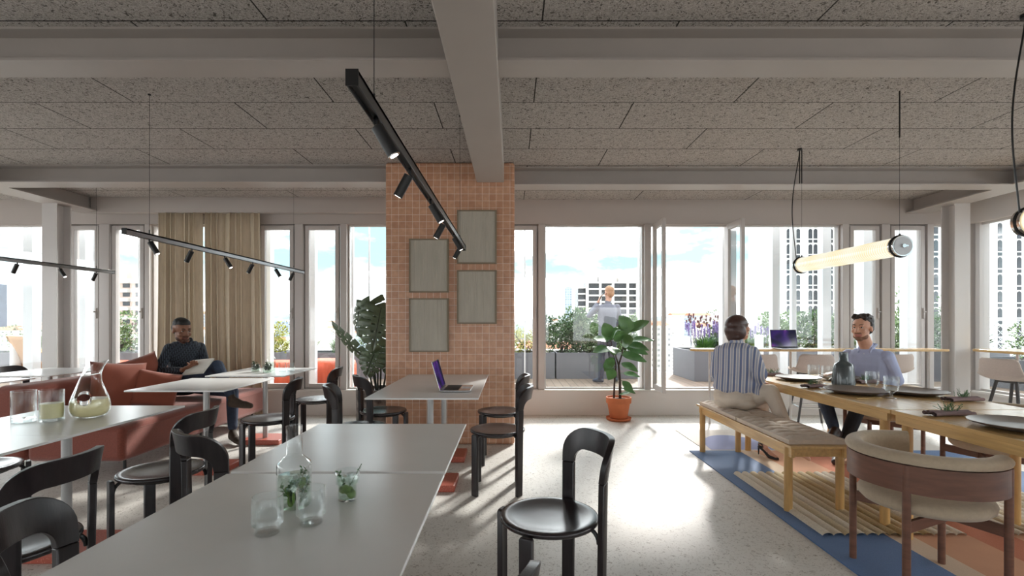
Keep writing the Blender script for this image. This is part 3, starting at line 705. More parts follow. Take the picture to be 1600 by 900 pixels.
# ------------------------------------------------------------------ sofa with cushions
sofa = empty('sofa', (-3.6, 3.93, 0), 0, 'long terracotta bench sofa along the left tables', 'sofa')
b = MB(); b.box(-0.25, 0.52, 0.0, 2.3, 0.15, 0.435); b.build('seat', 'sofa', sofa, bevel=0.045, seg=4, smooth=True)
b = MB(); b.box(-0.52, -0.26, 0.0, 2.3, 0.15, 0.755); b.build('backrest', 'sofa', sofa, bevel=0.06, seg=5, smooth=True)
b = MB(); b.tube([(0.519, 0.05, 0.39), (0.519, 2.25, 0.39)], 0.004, n=6); b.build('piping', 'sofa', sofa)
for x, y in ((-0.42, 0.15), (0.42, 0.15), (-0.42, 2.15), (0.42, 2.15), (0.42, 1.15), (-0.42, 1.15)):
    b = MB(); b.cyl((x, y, 0), (x, y, 0.152), 0.012, n=12); b.build('leg', 'black', sofa, smooth=True)
def pillow(loc, w, h, t, rot, label, name='cushion', m='cushion_red', group=None, cat='cushion'):
    b = MB(); n = 16
    def side(sg):
        def fn(u, v):
            x, y = 2*u-1, 2*v-1
            prof = (max(0, 1-x**4)*max(0, 1-y**4))**0.55
            pin = 1-0.07*(1-abs(x)**2)*(abs(y)**6)-0.0; pin2 = 1-0.07*(1-abs(y)**2)*(abs(x)**6)
            return V((x*w/2*pin2, sg*t/2*prof*(1+0.05*sin(5*x+3*y)), y*h/2*pin))
        return fn
    b.grid(side(1), n, n); b.grid(side(-1), n, n)
    o = b.build(name, m, None, smooth=True, auto=80); o.location = loc; o.rotation_euler = rot
    bm = bmesh.new(); bm.from_mesh(o.data); bmesh.ops.remove_doubles(bm, verts=bm.verts, dist=0.0005); bmesh.ops.recalc_face_normals(bm, faces=bm.faces); bm.to_mesh(o.data); bm.free()
    return tag(o, label, cat, group)
pillow((-3.66, 4.62, 0.66), 0.46, 0.46, 0.15, (radians(-8), radians(6), radians(62)), 'large terracotta cushion standing on the sofa, nearest of three')
pillow((-3.44, 4.80, 0.61), 0.38, 0.36, 0.13, (radians(-16), radians(14), radians(38)), 'small terracotta cushion leaning beside the reading man')
pillow((-3.78, 5.06, 0.74), 0.42, 0.34, 0.13, (radians(-6), radians(-14), radians(74)), 'terracotta cushion on top of the sofa back, farthest of three')

# ------------------------------------------------------------------ wooden dining tables
XA, XBt = 2.28, 3.15
def dining(y0, y1, far_round, label):
    root = empty('dining_table', ((XA+XBt)/2, y0, 0), 0, label, 'table', 'oak dining tables'); hw = (XBt-XA)/2; L = y1-y0
    for s in (-1, 1):
        b = MB(); b.box(-hw if s < 0 else 0.0015, -0.0015 if s < 0 else hw, 0.0015, L-0.0015, 0.715, 0.740); b.build('tabletop_board', 'tan_oak', root, bevel=0.003)
    b = MB(); e = 0.004
    b.box(-hw+e, -hw+e+0.022, 0.03, L-0.03, 0.665, 0.716); b.box(hw-e-0.022, hw-e, 0.03, L-0.03, 0.665, 0.716); b.box(-hw+0.026, hw-0.026, 0.03, 0.052, 0.665, 0.716); b.box(-hw+0.026, hw-0.026, L-0.052, L-0.03, 0.665, 0.716)
    b.build('apron', 'tan_oak', root, bevel=0.002)
    for x in (-hw+0.032, hw-0.032):
        for y in (0.085, L-0.085):
            b = MB(); b.cyl((x, y, 0), (x, y, 0.715), 0.027, n=24); b.build('leg', 'oak_leg', root, smooth=True)
    return root
dining(2.985, 4.93, True, 'oak dining table with slate carafe, farther of the joined pair')
dining(1.10, 2.98, False, 'oak dining table in the lower right, nearer of the joined pair')

# bench
bench = empty('bench', (2.02, 3.25, 0), 0, 'long oak bench on which the woman sits', 'bench')
b = MB(); b.box(-0.205, 0.205, -0.03, 1.62, 0.440, 0.458); b.build('seat_board', 'tan_oak', bench, bevel=0.003)
b = MB(); b.box(-0.185, -0.163, 0.0, 1.60, 0.375, 0.440); b.box(0.163, 0.185, 0.0, 1.60, 0.375, 0.440); b.box(-0.163, 0.163, 0.03, 0.052, 0.375, 0.440); b.box(-0.163, 0.163, 1.53, 1.552, 0.375, 0.440)
b.build('frame', 'tan_oak', bench, bevel=0.002)
for x in (-0.172, 0.172):
    for y in (0.06, 1.545):
        b = MB(); b.cyl((x, y, 0), (x, y, 0.441), 0.026, n=24); b.build('leg', 'oak_leg', bench, smooth=True)
def bench_pad(y0, y1, label):
    b = MB(); L = y1-y0; W = 0.38
    def top(u, v):
        x = (u-0.5)*W; y = v*L; e = min(1, 8*min(u, 1-u))*min(1, 14*min(v, 1-v))
        q = abs(sin(pi*(v*8)))**0.45*abs(sin(pi*(u*2+0.0)))**0.35
        return V((x, y, 0.026+0.024*e*(0.1+0.9*q)+0.0015*sin(37*u+23*v)))
    b.grid(top, 24, 64)
    n = 24; bot = lambda u, v: V(((u-0.5)*W, v*L, 0))
    b.grid(bot, 24, 64)
    # side walls
    def wall(p): 
        for (u0, v0), (u1, v1) in zip(p[:-1], p[1:]):
            a, c = top(u0, v0), top(u1, v1); d, e = bot(u1, v1), bot(u0, v0); b.add([a, c, d, e], [(0, 1, 2, 3)])
    wall([(i/24, 0) for i in range(25)]); wall([(i/24, 1) for i in range(25)]); wall([(0, i/64) for i in range(65)]); wall([(1, i/64) for i in range(65)])
    o = b.build('seat_cushion', 'bench_cushion', None, smooth=True, fix=False); o.location = (2.02, y0, 0.459)
    bm = bmesh.new(); bm.from_mesh(o.data); bmesh.ops.remove_doubles(bm, verts=bm.verts, dist=0.0004); bmesh.ops.recalc_face_normals(bm, faces=bm.faces)
    for f in bm.faces: f.smooth = True
    for e in bm.edges:
        if len(e.link_faces) == 2 and e.calc_face_angle(0) > radians(55): e.smooth = False
    bm.to_mesh(o.data); bm.free()
    p = MB()
    for z in (0.004, 0.029): p.tube([(-W/2, 0, z), (W/2, 0, z), (W/2, L, z), (-W/2, L, z), (-W/2, 0, z)], 0.0035, n=6)
    p.build('piping', 'bench_cushion', o)
    return tag(o, label, 'cushion', 'quilted bench cushions')
bench_pad(3.27, 4.03, 'taupe quilted cushion on the near half of the oak bench')
bench_pad(4.05, 4.82, 'taupe quilted cushion under the seated woman')

# ------------------------------------------------------------------ cream armchairs with walnut frame
def make_armchair(nlegs_angles):
    root = empty('armchair'); R = 0.30
    a0, a1 = radians(64), radians(308)
    def arc_solid(prof, name, m, auto=50, sub=56):
        b = MB(); n = len(prof); v = []; f = []
        for k in range(sub+1):
            a = a0+(a1-a0)*k/sub
            for r, z in prof: v.append((r*cos(a), r*sin(a), z))
        for k in range(sub):
            for j in range(n): f.append((k*n+j, k*n+(j+1) % n, (k+1)*n+(j+1) % n, (k+1)*n+j))
        f.append(tuple(range(n))); f.append(tuple(range(sub*n+n-1, sub*n-1, -1)))
        b.add(v, f); return b.build(name, m, root, smooth=True, auto=auto)
    arc_solid([(R-0.012, 0.505), (R+0.010, 0.505), (R+0.010, 0.628), (R-0.012, 0.628)], 'back_band', 'walnut')
    pr = [(R-0.062, 0.515), (R-0.014, 0.515), (R-0.014, 0.632), (R+0.012, 0.634)]
    pr += [(R-0.022+0.040*cos(t), 0.652+0.030*sin(t)) for t in [radians(-10+200*i/10) for i in range(11)]]
    pr += [(R-0.064, 0.63)]
    arc_solid(pr, 'back_cushion', 'cream_fabric', 60)
    b = MB(); b.lathe([(0, 0.385), (0.20, 0.385), (0.245, 0.392), (0.262, 0.410), (0.266, 0.430), (0.256, 0.448), (0.225, 0.459), (0.12, 0.464), (0, 0.465)], n=48); b.build('seat', 'cream_fabric', root, smooth=True, auto=80)
    J = V((0.10, -0.03, 0.345))
    for a in nlegs_angles:
        a = radians(a); p = V(((R-0.002)*cos(a), (R-0.002)*sin(a), 0)); top = 0.628 if (a0 <= a <= a1) else 0.38
        b = MB(); b.cyl(p, p+V((0, 0, top)), 0.0165, n=20); b.build('leg', 'walnut', root, smooth=True)
        q = V((p.x, p.y, 0.345)); d = (q-J); L = d.length; d.normalize(); n = V((-d.y, d.x, 0))
        b = MB(); b.obox((J+q)/2, d*(L/2-0.004), n*0.009, V((0, 0, 0.026))); b.build('stretcher', 'walnut', root, bevel=0.002)
    b = MB(); b.cyl((0, 0, 0.371), (0, 0, 0.386), 0.15, n=24); b.build('seat_plate', 'walnut', root)
    return root
arm = make_armchair([127, 219, 307, 36])
for i, (x, y, a, lab) in enumerate([(2.01, 2.42, 0, 'cream armchair with walnut frame in the lower right foreground'),
                                    (3.40, 4.55, 180, 'cream armchair under the man in the light blue shirt'),
                                    (3.36, 3.42, 180, 'cream armchair pushed in on the far side of the dining table')]):
    o = arm if i == 0 else copy_tree(arm)
    o.location = (x, y, 0); o.rotation_euler = (0, 0, radians(a)); tag(o, lab, 'armchair', 'cream and walnut armchairs')

# ------------------------------------------------------------------ window bar counter and its stools
def bar_top(poly, label, legs):
    root = empty('bar_counter', (0, 0, 0), 0, label, 'counter')
    b = MB(); b.prism(poly, (0, 0, 0.028), (0, 0, 0.902), (1, 0, 0), (0, 1, 0)); b.build('countertop', 'tan_oak', root, bevel=0.004, smooth=True, auto=30)
    for x, y in legs:
        b = MB(); b.cyl((x, y, 0), (x, y, 0.903), 0.014, n=16); b.build('leg', 'frame', root, smooth=True)
    return root
pl = [(2.19+0.14*(1-sin(pi*i/10)), 6.065-0.135*cos(pi*i/10)) for i in range(11)]
bar_top(pl[:1]+pl[1:]+[(5.24, 6.2), (5.24, 5.93)], 'slim oak counter along the windows, with a laptop on it', [(3.45, 6.13), (5.16, 6.13), (2.45, 6.13)])
bar_top([(5.70, 3.2), (6.10, 3.2), (6.10, 6.08), (5.66, 6.08), (5.56, 5.98), (5.56, 5.5), (5.62, 4.8)], 'oak counter along the right hand window wall', [(6.02, 5.9), (6.02, 3.4)])
def make_stool():
    root = empty('bar_stool')      # back toward -Y, sitter looks to +Y
    b = MB()
    def fn(u, v):
        x = (u-0.5)*2; t = v
        # centre line: front edge of the seat, seat, bend, backrest
        if t < 0.5: y = 0.20-0.36*(t/0.5); z = 0.655-0.012*sin(pi*t/0.5)
        elif t < 0.7: a = (t-0.5)/0.2*radians(78); y = -0.16-0.07*sin(a); z = 0.655+0.07*(1-cos(a))
        else: s = (t-0.7)/0.3; y = -0.229-0.035*s; z = 0.711+0.17*s
        hw = 0.19+0.045*sin(pi*min(1, t*1.15))
        if t > 0.9: hw *= sqrt(max(0.0, 1-((t-0.9)/0.1)**2*0.35))
        if t < 0.1: hw *= sqrt(1-((0.1-t)/0.1)**2*0.3)
        up = 0.055*abs(x)**2.4
        if t < 0.5: return V((x*hw, y, z+up*0.8+0.10*max(0, t-0.3)*abs(x)**3))
        if t < 0.7: k = (t-0.5)/0.2; return V((x*hw, y+up*k*0.9, z+up*(1-k)*0.8+0.02*abs(x)**3))
        return V((x*hw, y+up*0.9, z))
    b.grid(fn, 16, 30); b.build('seat_shell', 'stool_shell', root, smooth=True, fix=False, solid=0.022, auto=80, subd=1)
    tops = [(-0.09, 0.10), (0.09, 0.10), (-0.09, -0.11), (0.09, -0.11)]; bots = [(-0.20, 0.18), (0.20, 0.18), (-0.20, -0.20), (0.20, -0.20)]
    for (tx, ty), (bx, by) in zip(tops, bots):
        b = MB(); b.cyl((tx, ty, 0.640), (bx, by, 0.0), 0.0165, 0.012, n=16); b.build('leg', 'stool_leg', root, smooth=True)
    at = lambda k, z: V((bots[k][0]+(tops[k][0]-bots[k][0])*z/0.64, bots[k][1]+(tops[k][1]-bots[k][1])*z/0.64, z))
    for i, j in ((0, 1), (1, 3), (3, 2), (2, 0)):
        b = MB(); b.cyl(at(i, 0.24), at(j, 0.24), 0.006, n=10); b.build('footrest_bar', 'chrome', root, smooth=True)
    b = MB(); b.box(-0.10, 0.10, -0.12, 0.12, 0.622, 0.642); b.build('seat_mount', 'stool_leg', root, bevel=0.003)
    return root
st = make_stool()
for i, (x, y, a, lab) in enumerate([(3.62, 6.02, -12, 'greige shell bar stool in front of the laptop on the window counter'), (2.92, 6.02, 4, 'greige shell bar stool mostly hidden behind the woman'),
        (4.52, 6.02, 8, 'greige shell bar stool behind the man in the light blue shirt'), (5.30, 5.22, -80, 'greige shell bar stool at the right edge by the side window counter')]):
    o = st if i == 0 else copy_tree(st)
    o.location = (x, y, 0); o.rotation_euler = (0, 0, radians(a)); tag(o, lab, 'bar stool', 'shell bar stools')

# ------------------------------------------------------------------ laptops
def screen_mat():
    m = bpy.data.materials.new('laptop screen'); m.use_nodes = True; nt = m.node_tree; nt.nodes.clear()
    tc = N(nt, 'ShaderNodeTexCoord'); n = N(nt, 'ShaderNodeTexNoise', i_Scale=5.0, i_Detail=1.0, i_Distortion=0.8); nt.links.new(tc.outputs['Object'], n.inputs['Vector'])
    r = ramp(nt, n.outputs['Fac'], [(0.40, (0.006, 0.006, 0.018)), (0.54, (0.022, 0.010, 0.07)), (0.62, (0.10, 0.02, 0.13)), (0.70, (0.02, 0.01, 0.06))])
    e = N(nt, 'ShaderNodeEmission'); e.inputs[1].default_value = 0.9; nt.links.new(r.outputs[0], e.inputs[0])
    g = N(nt, 'ShaderNodeBsdfGlossy'); g.inputs['Roughness'].default_value = 0.08
    mx = N(nt, 'ShaderNodeMixShader'); mx.inputs[0].default_value = 0.05; nt.links.new(e.outputs[0], mx.inputs[1]); nt.links.new(g.outputs[0], mx.inputs[2])
    o = N(nt, 'ShaderNodeOutputMaterial'); nt.links.new(mx.outputs[0], o.inputs[0]); return m
M['screen'] = screen_mat()
def laptop(loc, rz, label, open_deg=105):
    # base spans x -.16...16, y 0...22 toward the user at -y; hinge at y=0
    root = empty('laptop', loc, rz, label, 'laptop', 'open laptops'); W, D, H = 0.162, 0.228, 0.222
    b = MB(); b.box(-W, W, -D, 0, 0.002, 0.014); b.build('base', 'alu', root, bevel=0.004, seg=3, smooth=True)
    b = MB()
    for r in range(6):
        n = 13
        for k in range(n):
            x0 = -0.138+0.276*k/n; b.box(x0+0.0015, x0+0.0197, -0.030-0.0175*r-0.016, -0.030-0.0175*r, 0.0145, 0.0160)
    kb = MB(); kb.box(-0.142, 0.142, -0.138, -0.026, 0.0136, 0.0146); kb.build('keyboard_well', 'keys', root)
    b.build('keyboard', 'keys', root)
    b = MB(); b.box(-0.055, 0.055, -0.222, -0.150, 0.0138, 0.0144); b.build('trackpad', 'cap', root)
    a = radians(open_deg-90); d = V((0, sin(a), cos(a))); nrm = V((0, -cos(a), sin(a)))
    c = V((0, 0.0, 0.012))+d*H/2
    b = MB(); b.obox(c, (W, 0, 0), nrm*0.0028, d*(H/2)); lid = b.build('lid', 'alu', root, bevel=0.002)
    b = MB(); b.obox(c+nrm*0.0031, (W-0.002, 0, 0), nrm*0.0004, d*(H/2-0.002)); b.build('bezel', 'black', lid)
    b = MB(); b.obox(c+nrm*0.0038+d*0.002, (W-0.008, 0, 0), nrm*0.0004, d*(H/2-0.010)); b.build('screen', 'screen', lid)
    for x in (-0.13, 0.13):
        b = MB(); b.cyl((x, -0.1, 0), (x, -0.1, 0.003), 0.01, n=12); b.build('rubber_foot', 'rubber', root)
    return root
laptop((-0.535, 3.865, 0.740), radians(90), 'open silver laptop with purple screen on the white table by the pillar', 106)
laptop((3.36, 6.10, 0.930), radians(0), 'open laptop with dark purple screen on the window counter', 100)
# ------------------------------------------------------------------ tableware on the white tables
ZT = 0.740
def ribbed(prof, n, amp):
    """lathe with fine vertical ribs"""
    b = MB(); v = []; f = []
    for r, z, k in prof: v += [((r+amp*k*(1 if i % 2 else -1))*cos(2*pi*i/n), (r+amp*k*(1 if i % 2 else -1))*sin(2*pi*i/n), z) for i in range(n)]
    for j in range(len(prof)-1): f += [(j*n+i, j*n+(i+1) % n, (j+1)*n+(i+1) % n, (j+1)*n+i) for i in range(n)]
    f.append(tuple(range(n-1, -1, -1))); f.append(tuple(range((len(prof)-1)*n, len(prof)*n))) if prof[-1][0] > 0.001 and len(prof) < 0 else None
    b.add(v, f); return b
M['ice'] = thin_glass('ice', (0.93, 0.96, 0.96), 0.08, 0.5, 2.0, 0.05)
M['herb_water'] = thin_glass('herbal water', (0.80, 0.86, 0.80), 0.03, 0.4, 3.0)
def ribbed_glass(loc, label, r=0.036, h=0.096, group='ribbed stacking glasses'):
    o = ribbed([(r*0.80, 0.001, 0), (r*0.82, 0.004, 0.3), (r*0.82, h*0.22, 1), (r*0.98, h*0.26, 1), (r, h*0.30, 1), (r, h*0.93, 1), (r, h, 0), (r-0.0022, h, 0), (r-0.0022, h*0.31, 0.5), (r*0.76, h*0.24, 0.3), (r*0.74, 0.008, 0), (0.0005, 0.007, 0)], 60, 0.0011).build('drinking_glass', 'glass', None, smooth=True, auto=60)
    o.location = loc; return tag(o, label, 'glass', group)
def lemon_wedge(b, c, r, R): b.ell(c, r, r, r*0.35, R, 12)
def rot(*a): 
    from mathutils import Euler
    return Euler(a).to_matrix()
def sprig(b, base, d, L, n=14, leaf=0.012, w=0.004, mi=0):
    base, d = V(base), V(d).normalized(); x, y, z = basis(d)
    b.tube([base, base+d*L*0.5+x*0.003, base+d*L], 0.0009, n=5, mi=mi)
    for i in range(n):
        t = (i+0.5)/n; a = i*2.4; p = base+d*L*t; q = (x*cos(a)+y*sin(a))*0.8+z*0.7; q.normalize()
        s = q.cross(z).normalized()*w; l = leaf*(1-0.4*t)
        b.add([p, p+q*l*0.5+s, p+q*l, p+q*l*0.5-s], [(0, 1, 2, 3)], mi)
def herbs(name, parent, c, r, h, n, mat_='herb', leaf=0.014, w=0.004, seed=1):
    rd = random.Random(seed); b = MB()
    for i in range(n):
        a = rd.uniform(0, 6.28); q = rd.uniform(0, r); d = V((rd.uniform(-.5, .5), rd.uniform(-.5, .5), 1))
        sprig(b, V(c)+V((q*cos(a), q*sin(a), 0)), d, h*rd.uniform(.6, 1), 12, leaf, w)
    return b.build(name, mat_, parent, fix=False)
# carafe with herb water
car = empty('carafe', (-0.626, 1.43, ZT), 0, 'ribbed glass carafe with ice and green herbs on the foreground table', 'carafe')
pr = [(0.034, 0.002, 0), (0.044, 0.006, .5), (0.046, 0.012, 1), (0.046, 0.122, 1), (0.044, 0.130, 1), (0.026, 0.148, .6), (0.0215, 0.152, .3), (0.0215, 0.225, 0.3), (0.0225, 0.236, 0)]
ribbed(pr, 60, 0.0011).build('body', 'glass', car, smooth=True, auto=60)
b = MB(); b.lathe([(0.0, 0.005), (0.041, 0.006), (0.0435, 0.014), (0.0435, 0.094), (0.0, 0.094)], n=40); b.build('water', 'herb_water', car, smooth=True)
b = MB()
rd = random.Random(2)
for i in range(7):
    c = V((rd.uniform(-.02, .02), rd.uniform(-.02, .02), 0.055+rd.uniform(0, 0.04))); b.obox(c, rot(i, i*2, 1) @ V((0.010, 0, 0)), rot(i, i*2, 1) @ V((0, 0.010, 0)), rot(i, i*2, 1) @ V((0, 0, 0.010)))
b.build('ice_cubes', 'ice', car, bevel=0.002)
herbs('herb_sprigs', car, (0, 0, 0.012), 0.028, 0.10, 9, leaf=0.02, w=0.006, seed=4)
b = MB()
for i in range(5):
    R_ = rot(rd.uniform(0, 3), rd.uniform(0, 3), 0); b.ell((rd.uniform(-.022, .022), rd.uniform(-.022, .022), 0.02+0.012*i), 0.017, 0.017, 0.004, R_, 14)
b.build('lime_slices', mat('lime', srgb(120, 150, 70), 0.4, var=0.2, scale=60), car, smooth=True)
ribbed_glass((-0.617, 1.255, ZT), 'empty ribbed glass in front of the herb carafe, nearest the viewer')
ribbed_glass((-0.532, 1.318, ZT), 'empty ribbed glass right of the herb carafe')
ck = empty('cocktail_glass', (-0.493, 1.492, ZT), 0, 'small stacking glass with ice, lime and a rosemary sprig', 'glass')
ribbed([(0.026, 0.001, 0), (0.0285, 0.004, 0), (0.0285, 0.044, 0), (0.033, 0.050, 0), (0.0355, 0.054, 0), (0.0355, 0.088, 0), (0.034, 0.089, 0), (0.0335, 0.056, 0), (0.0265, 0.045, 0), (0.0265, 0.007, 0), (0.0005, 0.006, 0)], 40, 0).build('tumbler', 'glass', ck, smooth=True, auto=60)
b = MB(); b.lathe([(0, 0.008), (0.0255, 0.008), (0.0255, 0.045), (0.031, 0.054), (0.031, 0.064), (0, 0.064)], n=32); b.build('drink', 'herb_water', ck, smooth=True)
b = MB()
for i in range(4): b.obox((0.012*cos(i*1.9), 0.012*sin(i*1.9), 0.052+0.007*i), rot(i, i, 0) @ V((0.009, 0, 0)), rot(i, i, 0) @ V((0, 0.009, 0)), rot(i, i, 0) @ V((0, 0, 0.009)))
b.build('ice_cubes', 'ice', ck, bevel=0.002)
b = MB()
for i in range(4): b.ell((0.012*cos(i*1.6), 0.012*sin(i*1.6), 0.018+0.006*i), 0.014, 0.014, 0.005, rot(1.2, i*1.3, 0), 14)
b.build('lime_slices', mat('lime flesh', srgb(128, 156, 76), 0.4, var=0.2, scale=60), ck, smooth=True)
b = MB(); sprig(b, (0.0, 0, 0.03), (0.55, 0.0, 1), 0.085, 22, 0.012, 0.0015); sprig(b, (-0.01, 0, 0.04), (-0.3, -0.2, 1), 0.05, 8, 0.02, 0.007); b.build('rosemary_sprig', 'herb', ck, fix=False)

# ring pitcher
def boolean_cut(o, cyl_r, c, L=0.4, axis=(0, 1, 0)):
    k = MB(); a = V(axis); k.cyl(V(c)-a*L, V(c)+a*L, cyl_r, n=32); ko = k.build('cutter', 'glass')
    md = o.modifiers.new('b', 'BOOLEAN'); md.operation = 'DIFFERENCE'; md.object = ko; md.solver = 'EXACT'
    baked(o); me = ko.data; bpy.data.objects.remove(ko); bpy.data.meshes.remove(me)
pit = empty('glass_pitcher', (-2.348, 2.765, ZT), radians(40), 'glass pitcher with a ring hole, half full of pale lemonade', 'pitcher')
P = [(0.0, 0.0), (0.055, 0.001), (0.078, 0.012), (0.090, 0.035), (0.093, 0.062), (0.088, 0.095), (0.077, 0.130), (0.064, 0.165), (0.052, 0.200), (0.0455, 0.235), (0.046, 0.262), (0.053, 0.285)]
b = MB(); b.lathe(P+[(0.051, 0.287), (0.043, 0.262), (0.0425, 0.235), (0, 0.232)], n=48)
body = b.build('body', 'glass', None, smooth=True, auto=60)
for v in body.data.vertices:                                   # slanted spout
    if v.co.z > 0.20:
        k = (v.co.z-0.20)/0.087; v.co.x += 0.030*k*k; v.co.z += (v.co.x)*0.35*k
boolean_cut(body, 0.030, (-0.025, 0, 0.108)); body.parent = pit
b = MB(); b.lathe([(0, 0.006), (0.053, 0.007), (0.074, 0.017), (0.086, 0.037), (0.089, 0.062), (0.085, 0.092), (0.083, 0.102), (0, 0.102)], n=48)
liq = b.build('lemonade', 'liquid', None, smooth=True, auto=60); boolean_cut(liq, 0.034, (-0.025, 0, 0.108)); liq.parent = pit
b = MB(); b.tube([(-0.025+0.0305*cos(t), y, 0.108+0.0305*sin(t)) for y in (-0.075,) for t in [2*pi*i/28 for i in range(29)]], 0.003, n=6); b.build('ring_rim', 'glass', pit, smooth=True)
def tumbler(loc, r, h, fill, label, cat='glass', group=None, mat_fill='liquid', bot=0.018):
    root = empty('tumbler_glass', loc, 0, label, cat, group)
    b = MB(); b.lathe([(0, 0.001), (r-0.002, 0.001), (r, 0.004), (r, h), (r-0.0022, h), (r-0.0022, bot), (0, bot-0.004)], n=36); b.build('cup', 'glass', root, smooth=True, auto=50)
    b = MB(); b.lathe([(0, 0.003), (r-0.003, 0.003), (r-0.003, bot-0.003), (0, bot-0.004)], n=36); b.build('thick_base', 'ice', root, smooth=True, auto=50)
    if fill:
        b = MB(); b.lathe([(0, bot-0.002), (r-0.003, bot), (r-0.003, fill), (0, fill)], n=36); b.build('drink', mat_fill, root, smooth=True, auto=50)
    return root
tumbler((-2.585, 2.63, ZT), 0.052, 0.165, 0, 'tall empty tumbler left of the ring pitcher')
tumbler((-2.465, 2.66, ZT), 0.053, 0.165, 0.095, 'tall tumbler of pale lemonade beside the ring pitcher')
# far table items
bt = empty('water_bottle', (-2.53, 5.22, ZT), 0, 'clear glass water bottle on the table near the curtains', 'bottle')
b = MB(); b.lathe([(0, 0.001), (0.043, 0.002), (0.045, 0.010), (0.045, 0.12), (0.038, 0.15), (0.018, 0.165), (0.017, 0.225), (0.019, 0.24), (0.015, 0.24), (0.0, 0.225)], n=28); b.build('body', 'glass', bt, smooth=True, auto=60)
b = MB(); b.lathe([(0, 0.004), (0.041, 0.005), (0.042, 0.10), (0, 0.10)], n=28); b.build('water', 'herb_water', bt, smooth=True)
for x, y, lab in ((-2.66, 5.16, 'small herb glass left of the water bottle on the far table'), (-2.50, 5.08, 'small herb glass in front of the water bottle on the far table')):
    g = tumbler((x, y, ZT), 0.043, 0.085, 0.05, lab, 'glass', 'herb glasses on the far table', 'herb_water', 0.01)
    herbs('herb_leaves', g, (0, 0, 0.02), 0.025, 0.09, 9, 'leaf_dark', 0.03, 0.010, seed=int(-x*100))
for x, y, lab in ((-2.41, 5.22, 'empty tumbler right of the water bottle, left of a pair'), (-2.31, 5.20, 'empty tumbler right of the water bottle, right of a pair')):
    tumbler((x, y, ZT), 0.036, 0.095, 0, lab, 'glass', 'empty tumblers on the far table', bot=0.01)

# ------------------------------------------------------------------ dining table settings
def plate(x, y, r, label, under=True):
    b = MB(); b.lathe([(0, 0.0), (r*0.55, 0.0), (r*0.62, 0.004), (r*0.97, 0.024), (r, 0.030), (r*0.99, 0.0325), (r*0.95, 0.030), (r*0.62, 0.012), (r*0.5, 0.010), (0, 0.010)], n=56)
    me_m = [M['plate'], M['plate_rim']]
    o = b.build('plate', me_m, None, smooth=True, auto=50)
    for p in o.data.polygons:
        if p.normal.z < 0.1: p.material_index = 1
    o.location = (x, y, ZT+0.0005); return tag(o, label, 'plate', 'stoneware plates on the dining tables')
plate(2.58, 4.46, 0.185, 'wide taupe plate in front of the woman, farthest on the near side')
plate(2.54, 3.66, 0.205, 'wide taupe plate left of the slate carafe, middle of the near side')
plate(2.53, 2.46, 0.205, 'wide taupe plate at the right edge of the picture')
plate(2.95, 4.46, 0.165, 'taupe plate behind the slate carafe in front of the seated man')
plate(2.93, 3.60, 0.195, 'taupe plate on the far side with a napkin and fern')
def stem_glass(x, y, label, r=0.045, h=0.15):
    b = MB(); b.lathe([(0, 0.001), (r*0.72, 0.001), (r*0.72, 0.003), (0.010, 0.008), (0.008, 0.015), (0.008, 0.032), (0.016, 0.040), (r*0.85, 0.058), (r, 0.082), (r*1.02, h), (r*1.0, h), (r*0.96, 0.084), (r*0.8, 0.062), (0.0, 0.046)], n=36)
    o = b.build('stemmed_glass', 'glass', None, smooth=True, auto=50); o.location = (x, y, ZT+0.0005); return tag(o, label, 'glass', 'stemmed glasses on the dining table')
stem_glass(2.62, 4.30, 'stemmed glass left of the slate carafe, left of a pair')
stem_glass(2.675, 4.20, 'stemmed glass left of the slate carafe, right of a pair')
stem_glass(2.72, 3.74, 'stemmed glass right of the slate carafe, farther of the pair')
stem_glass(2.62, 3.42, 'stemmed glass right of the middle plate, nearer of the pair')
b = MB(); b.lathe([(0, 0), (0.080, 0.0), (0.084, 0.006), (0.084, 0.02), (0.070, 0.165), (0.066, 0.178), (0.040, 0.196), (0.034, 0.205), (0.032, 0.275), (0.028, 0.276), (0.027, 0.21), (0, 0.2)], n=48)
sc = b.build('carafe', 'slate', None, smooth=True, auto=50); sc.location = (2.725, 4.07, ZT); tag(sc, 'dark slate carafe standing in the middle of the dining table', 'carafe')
b = MB()
for i in range(12):
    a = 2*pi*i/12; b.tube([(0.0835*cos(a), 0.0835*sin(a), 0.02), (0.0715*cos(a), 0.0715*sin(a), 0.150)], 0.0018, n=5)
b.build('fluting', 'slate', sc, smooth=True)
def napkin(x, y, a, L, label, greens=True, seed=1):
    root = empty('napkin', (x, y, ZT), a, label, 'napkin', 'mauve napkins with fern')
    b = MB()
    for k in range(5):
        off = (k-2)*0.011
        def fn(u, v, k=k, off=off):
            x_ = (u-0.5)*L*(1-0.06*(k % 2)); wv = 0.006*sin(6*u+k)
            pinch = 0.55+0.45*abs(2*u-1)**1.2; t = 2*pi*v
            return V((x_, off*1.2*pinch*1.3+wv*0.5+0.012*cos(t), max(0.0008, 0.012+0.009*(1-abs(k-2)/3)+0.011*sin(t))))
        b.grid(fn, 20, 10)
    b.build('folded_cloth', 'napkin', root, smooth=True, fix=False)
    if greens:
        g = MB(); rd = random.Random(seed)
        for i in range(26):
            p = V((rd.uniform(-0.045, 0.045), rd.uniform(-0.02, 0.02), 0.028)); sprig(g, p, (rd.uniform(-1, 1), rd.uniform(-.6, .6), rd.uniform(.5, 1.1)), rd.uniform(.03, .06), 12, 0.012, 0.0012)
        g.build('fern_sprig', 'herb', root, fix=False)
    return root
napkin(2.405, 3.95, radians(15), 0.17, 'mauve napkin with fern left of the middle plate', True, 1)
napkin(2.47, 2.80, radians(5), 0.24, 'mauve napkin with fern in front of the right edge plate', True, 2)
napkin(3.00, 3.30, radians(8), 0.24, 'mauve napkin with fern on the far side of the table', True, 3)
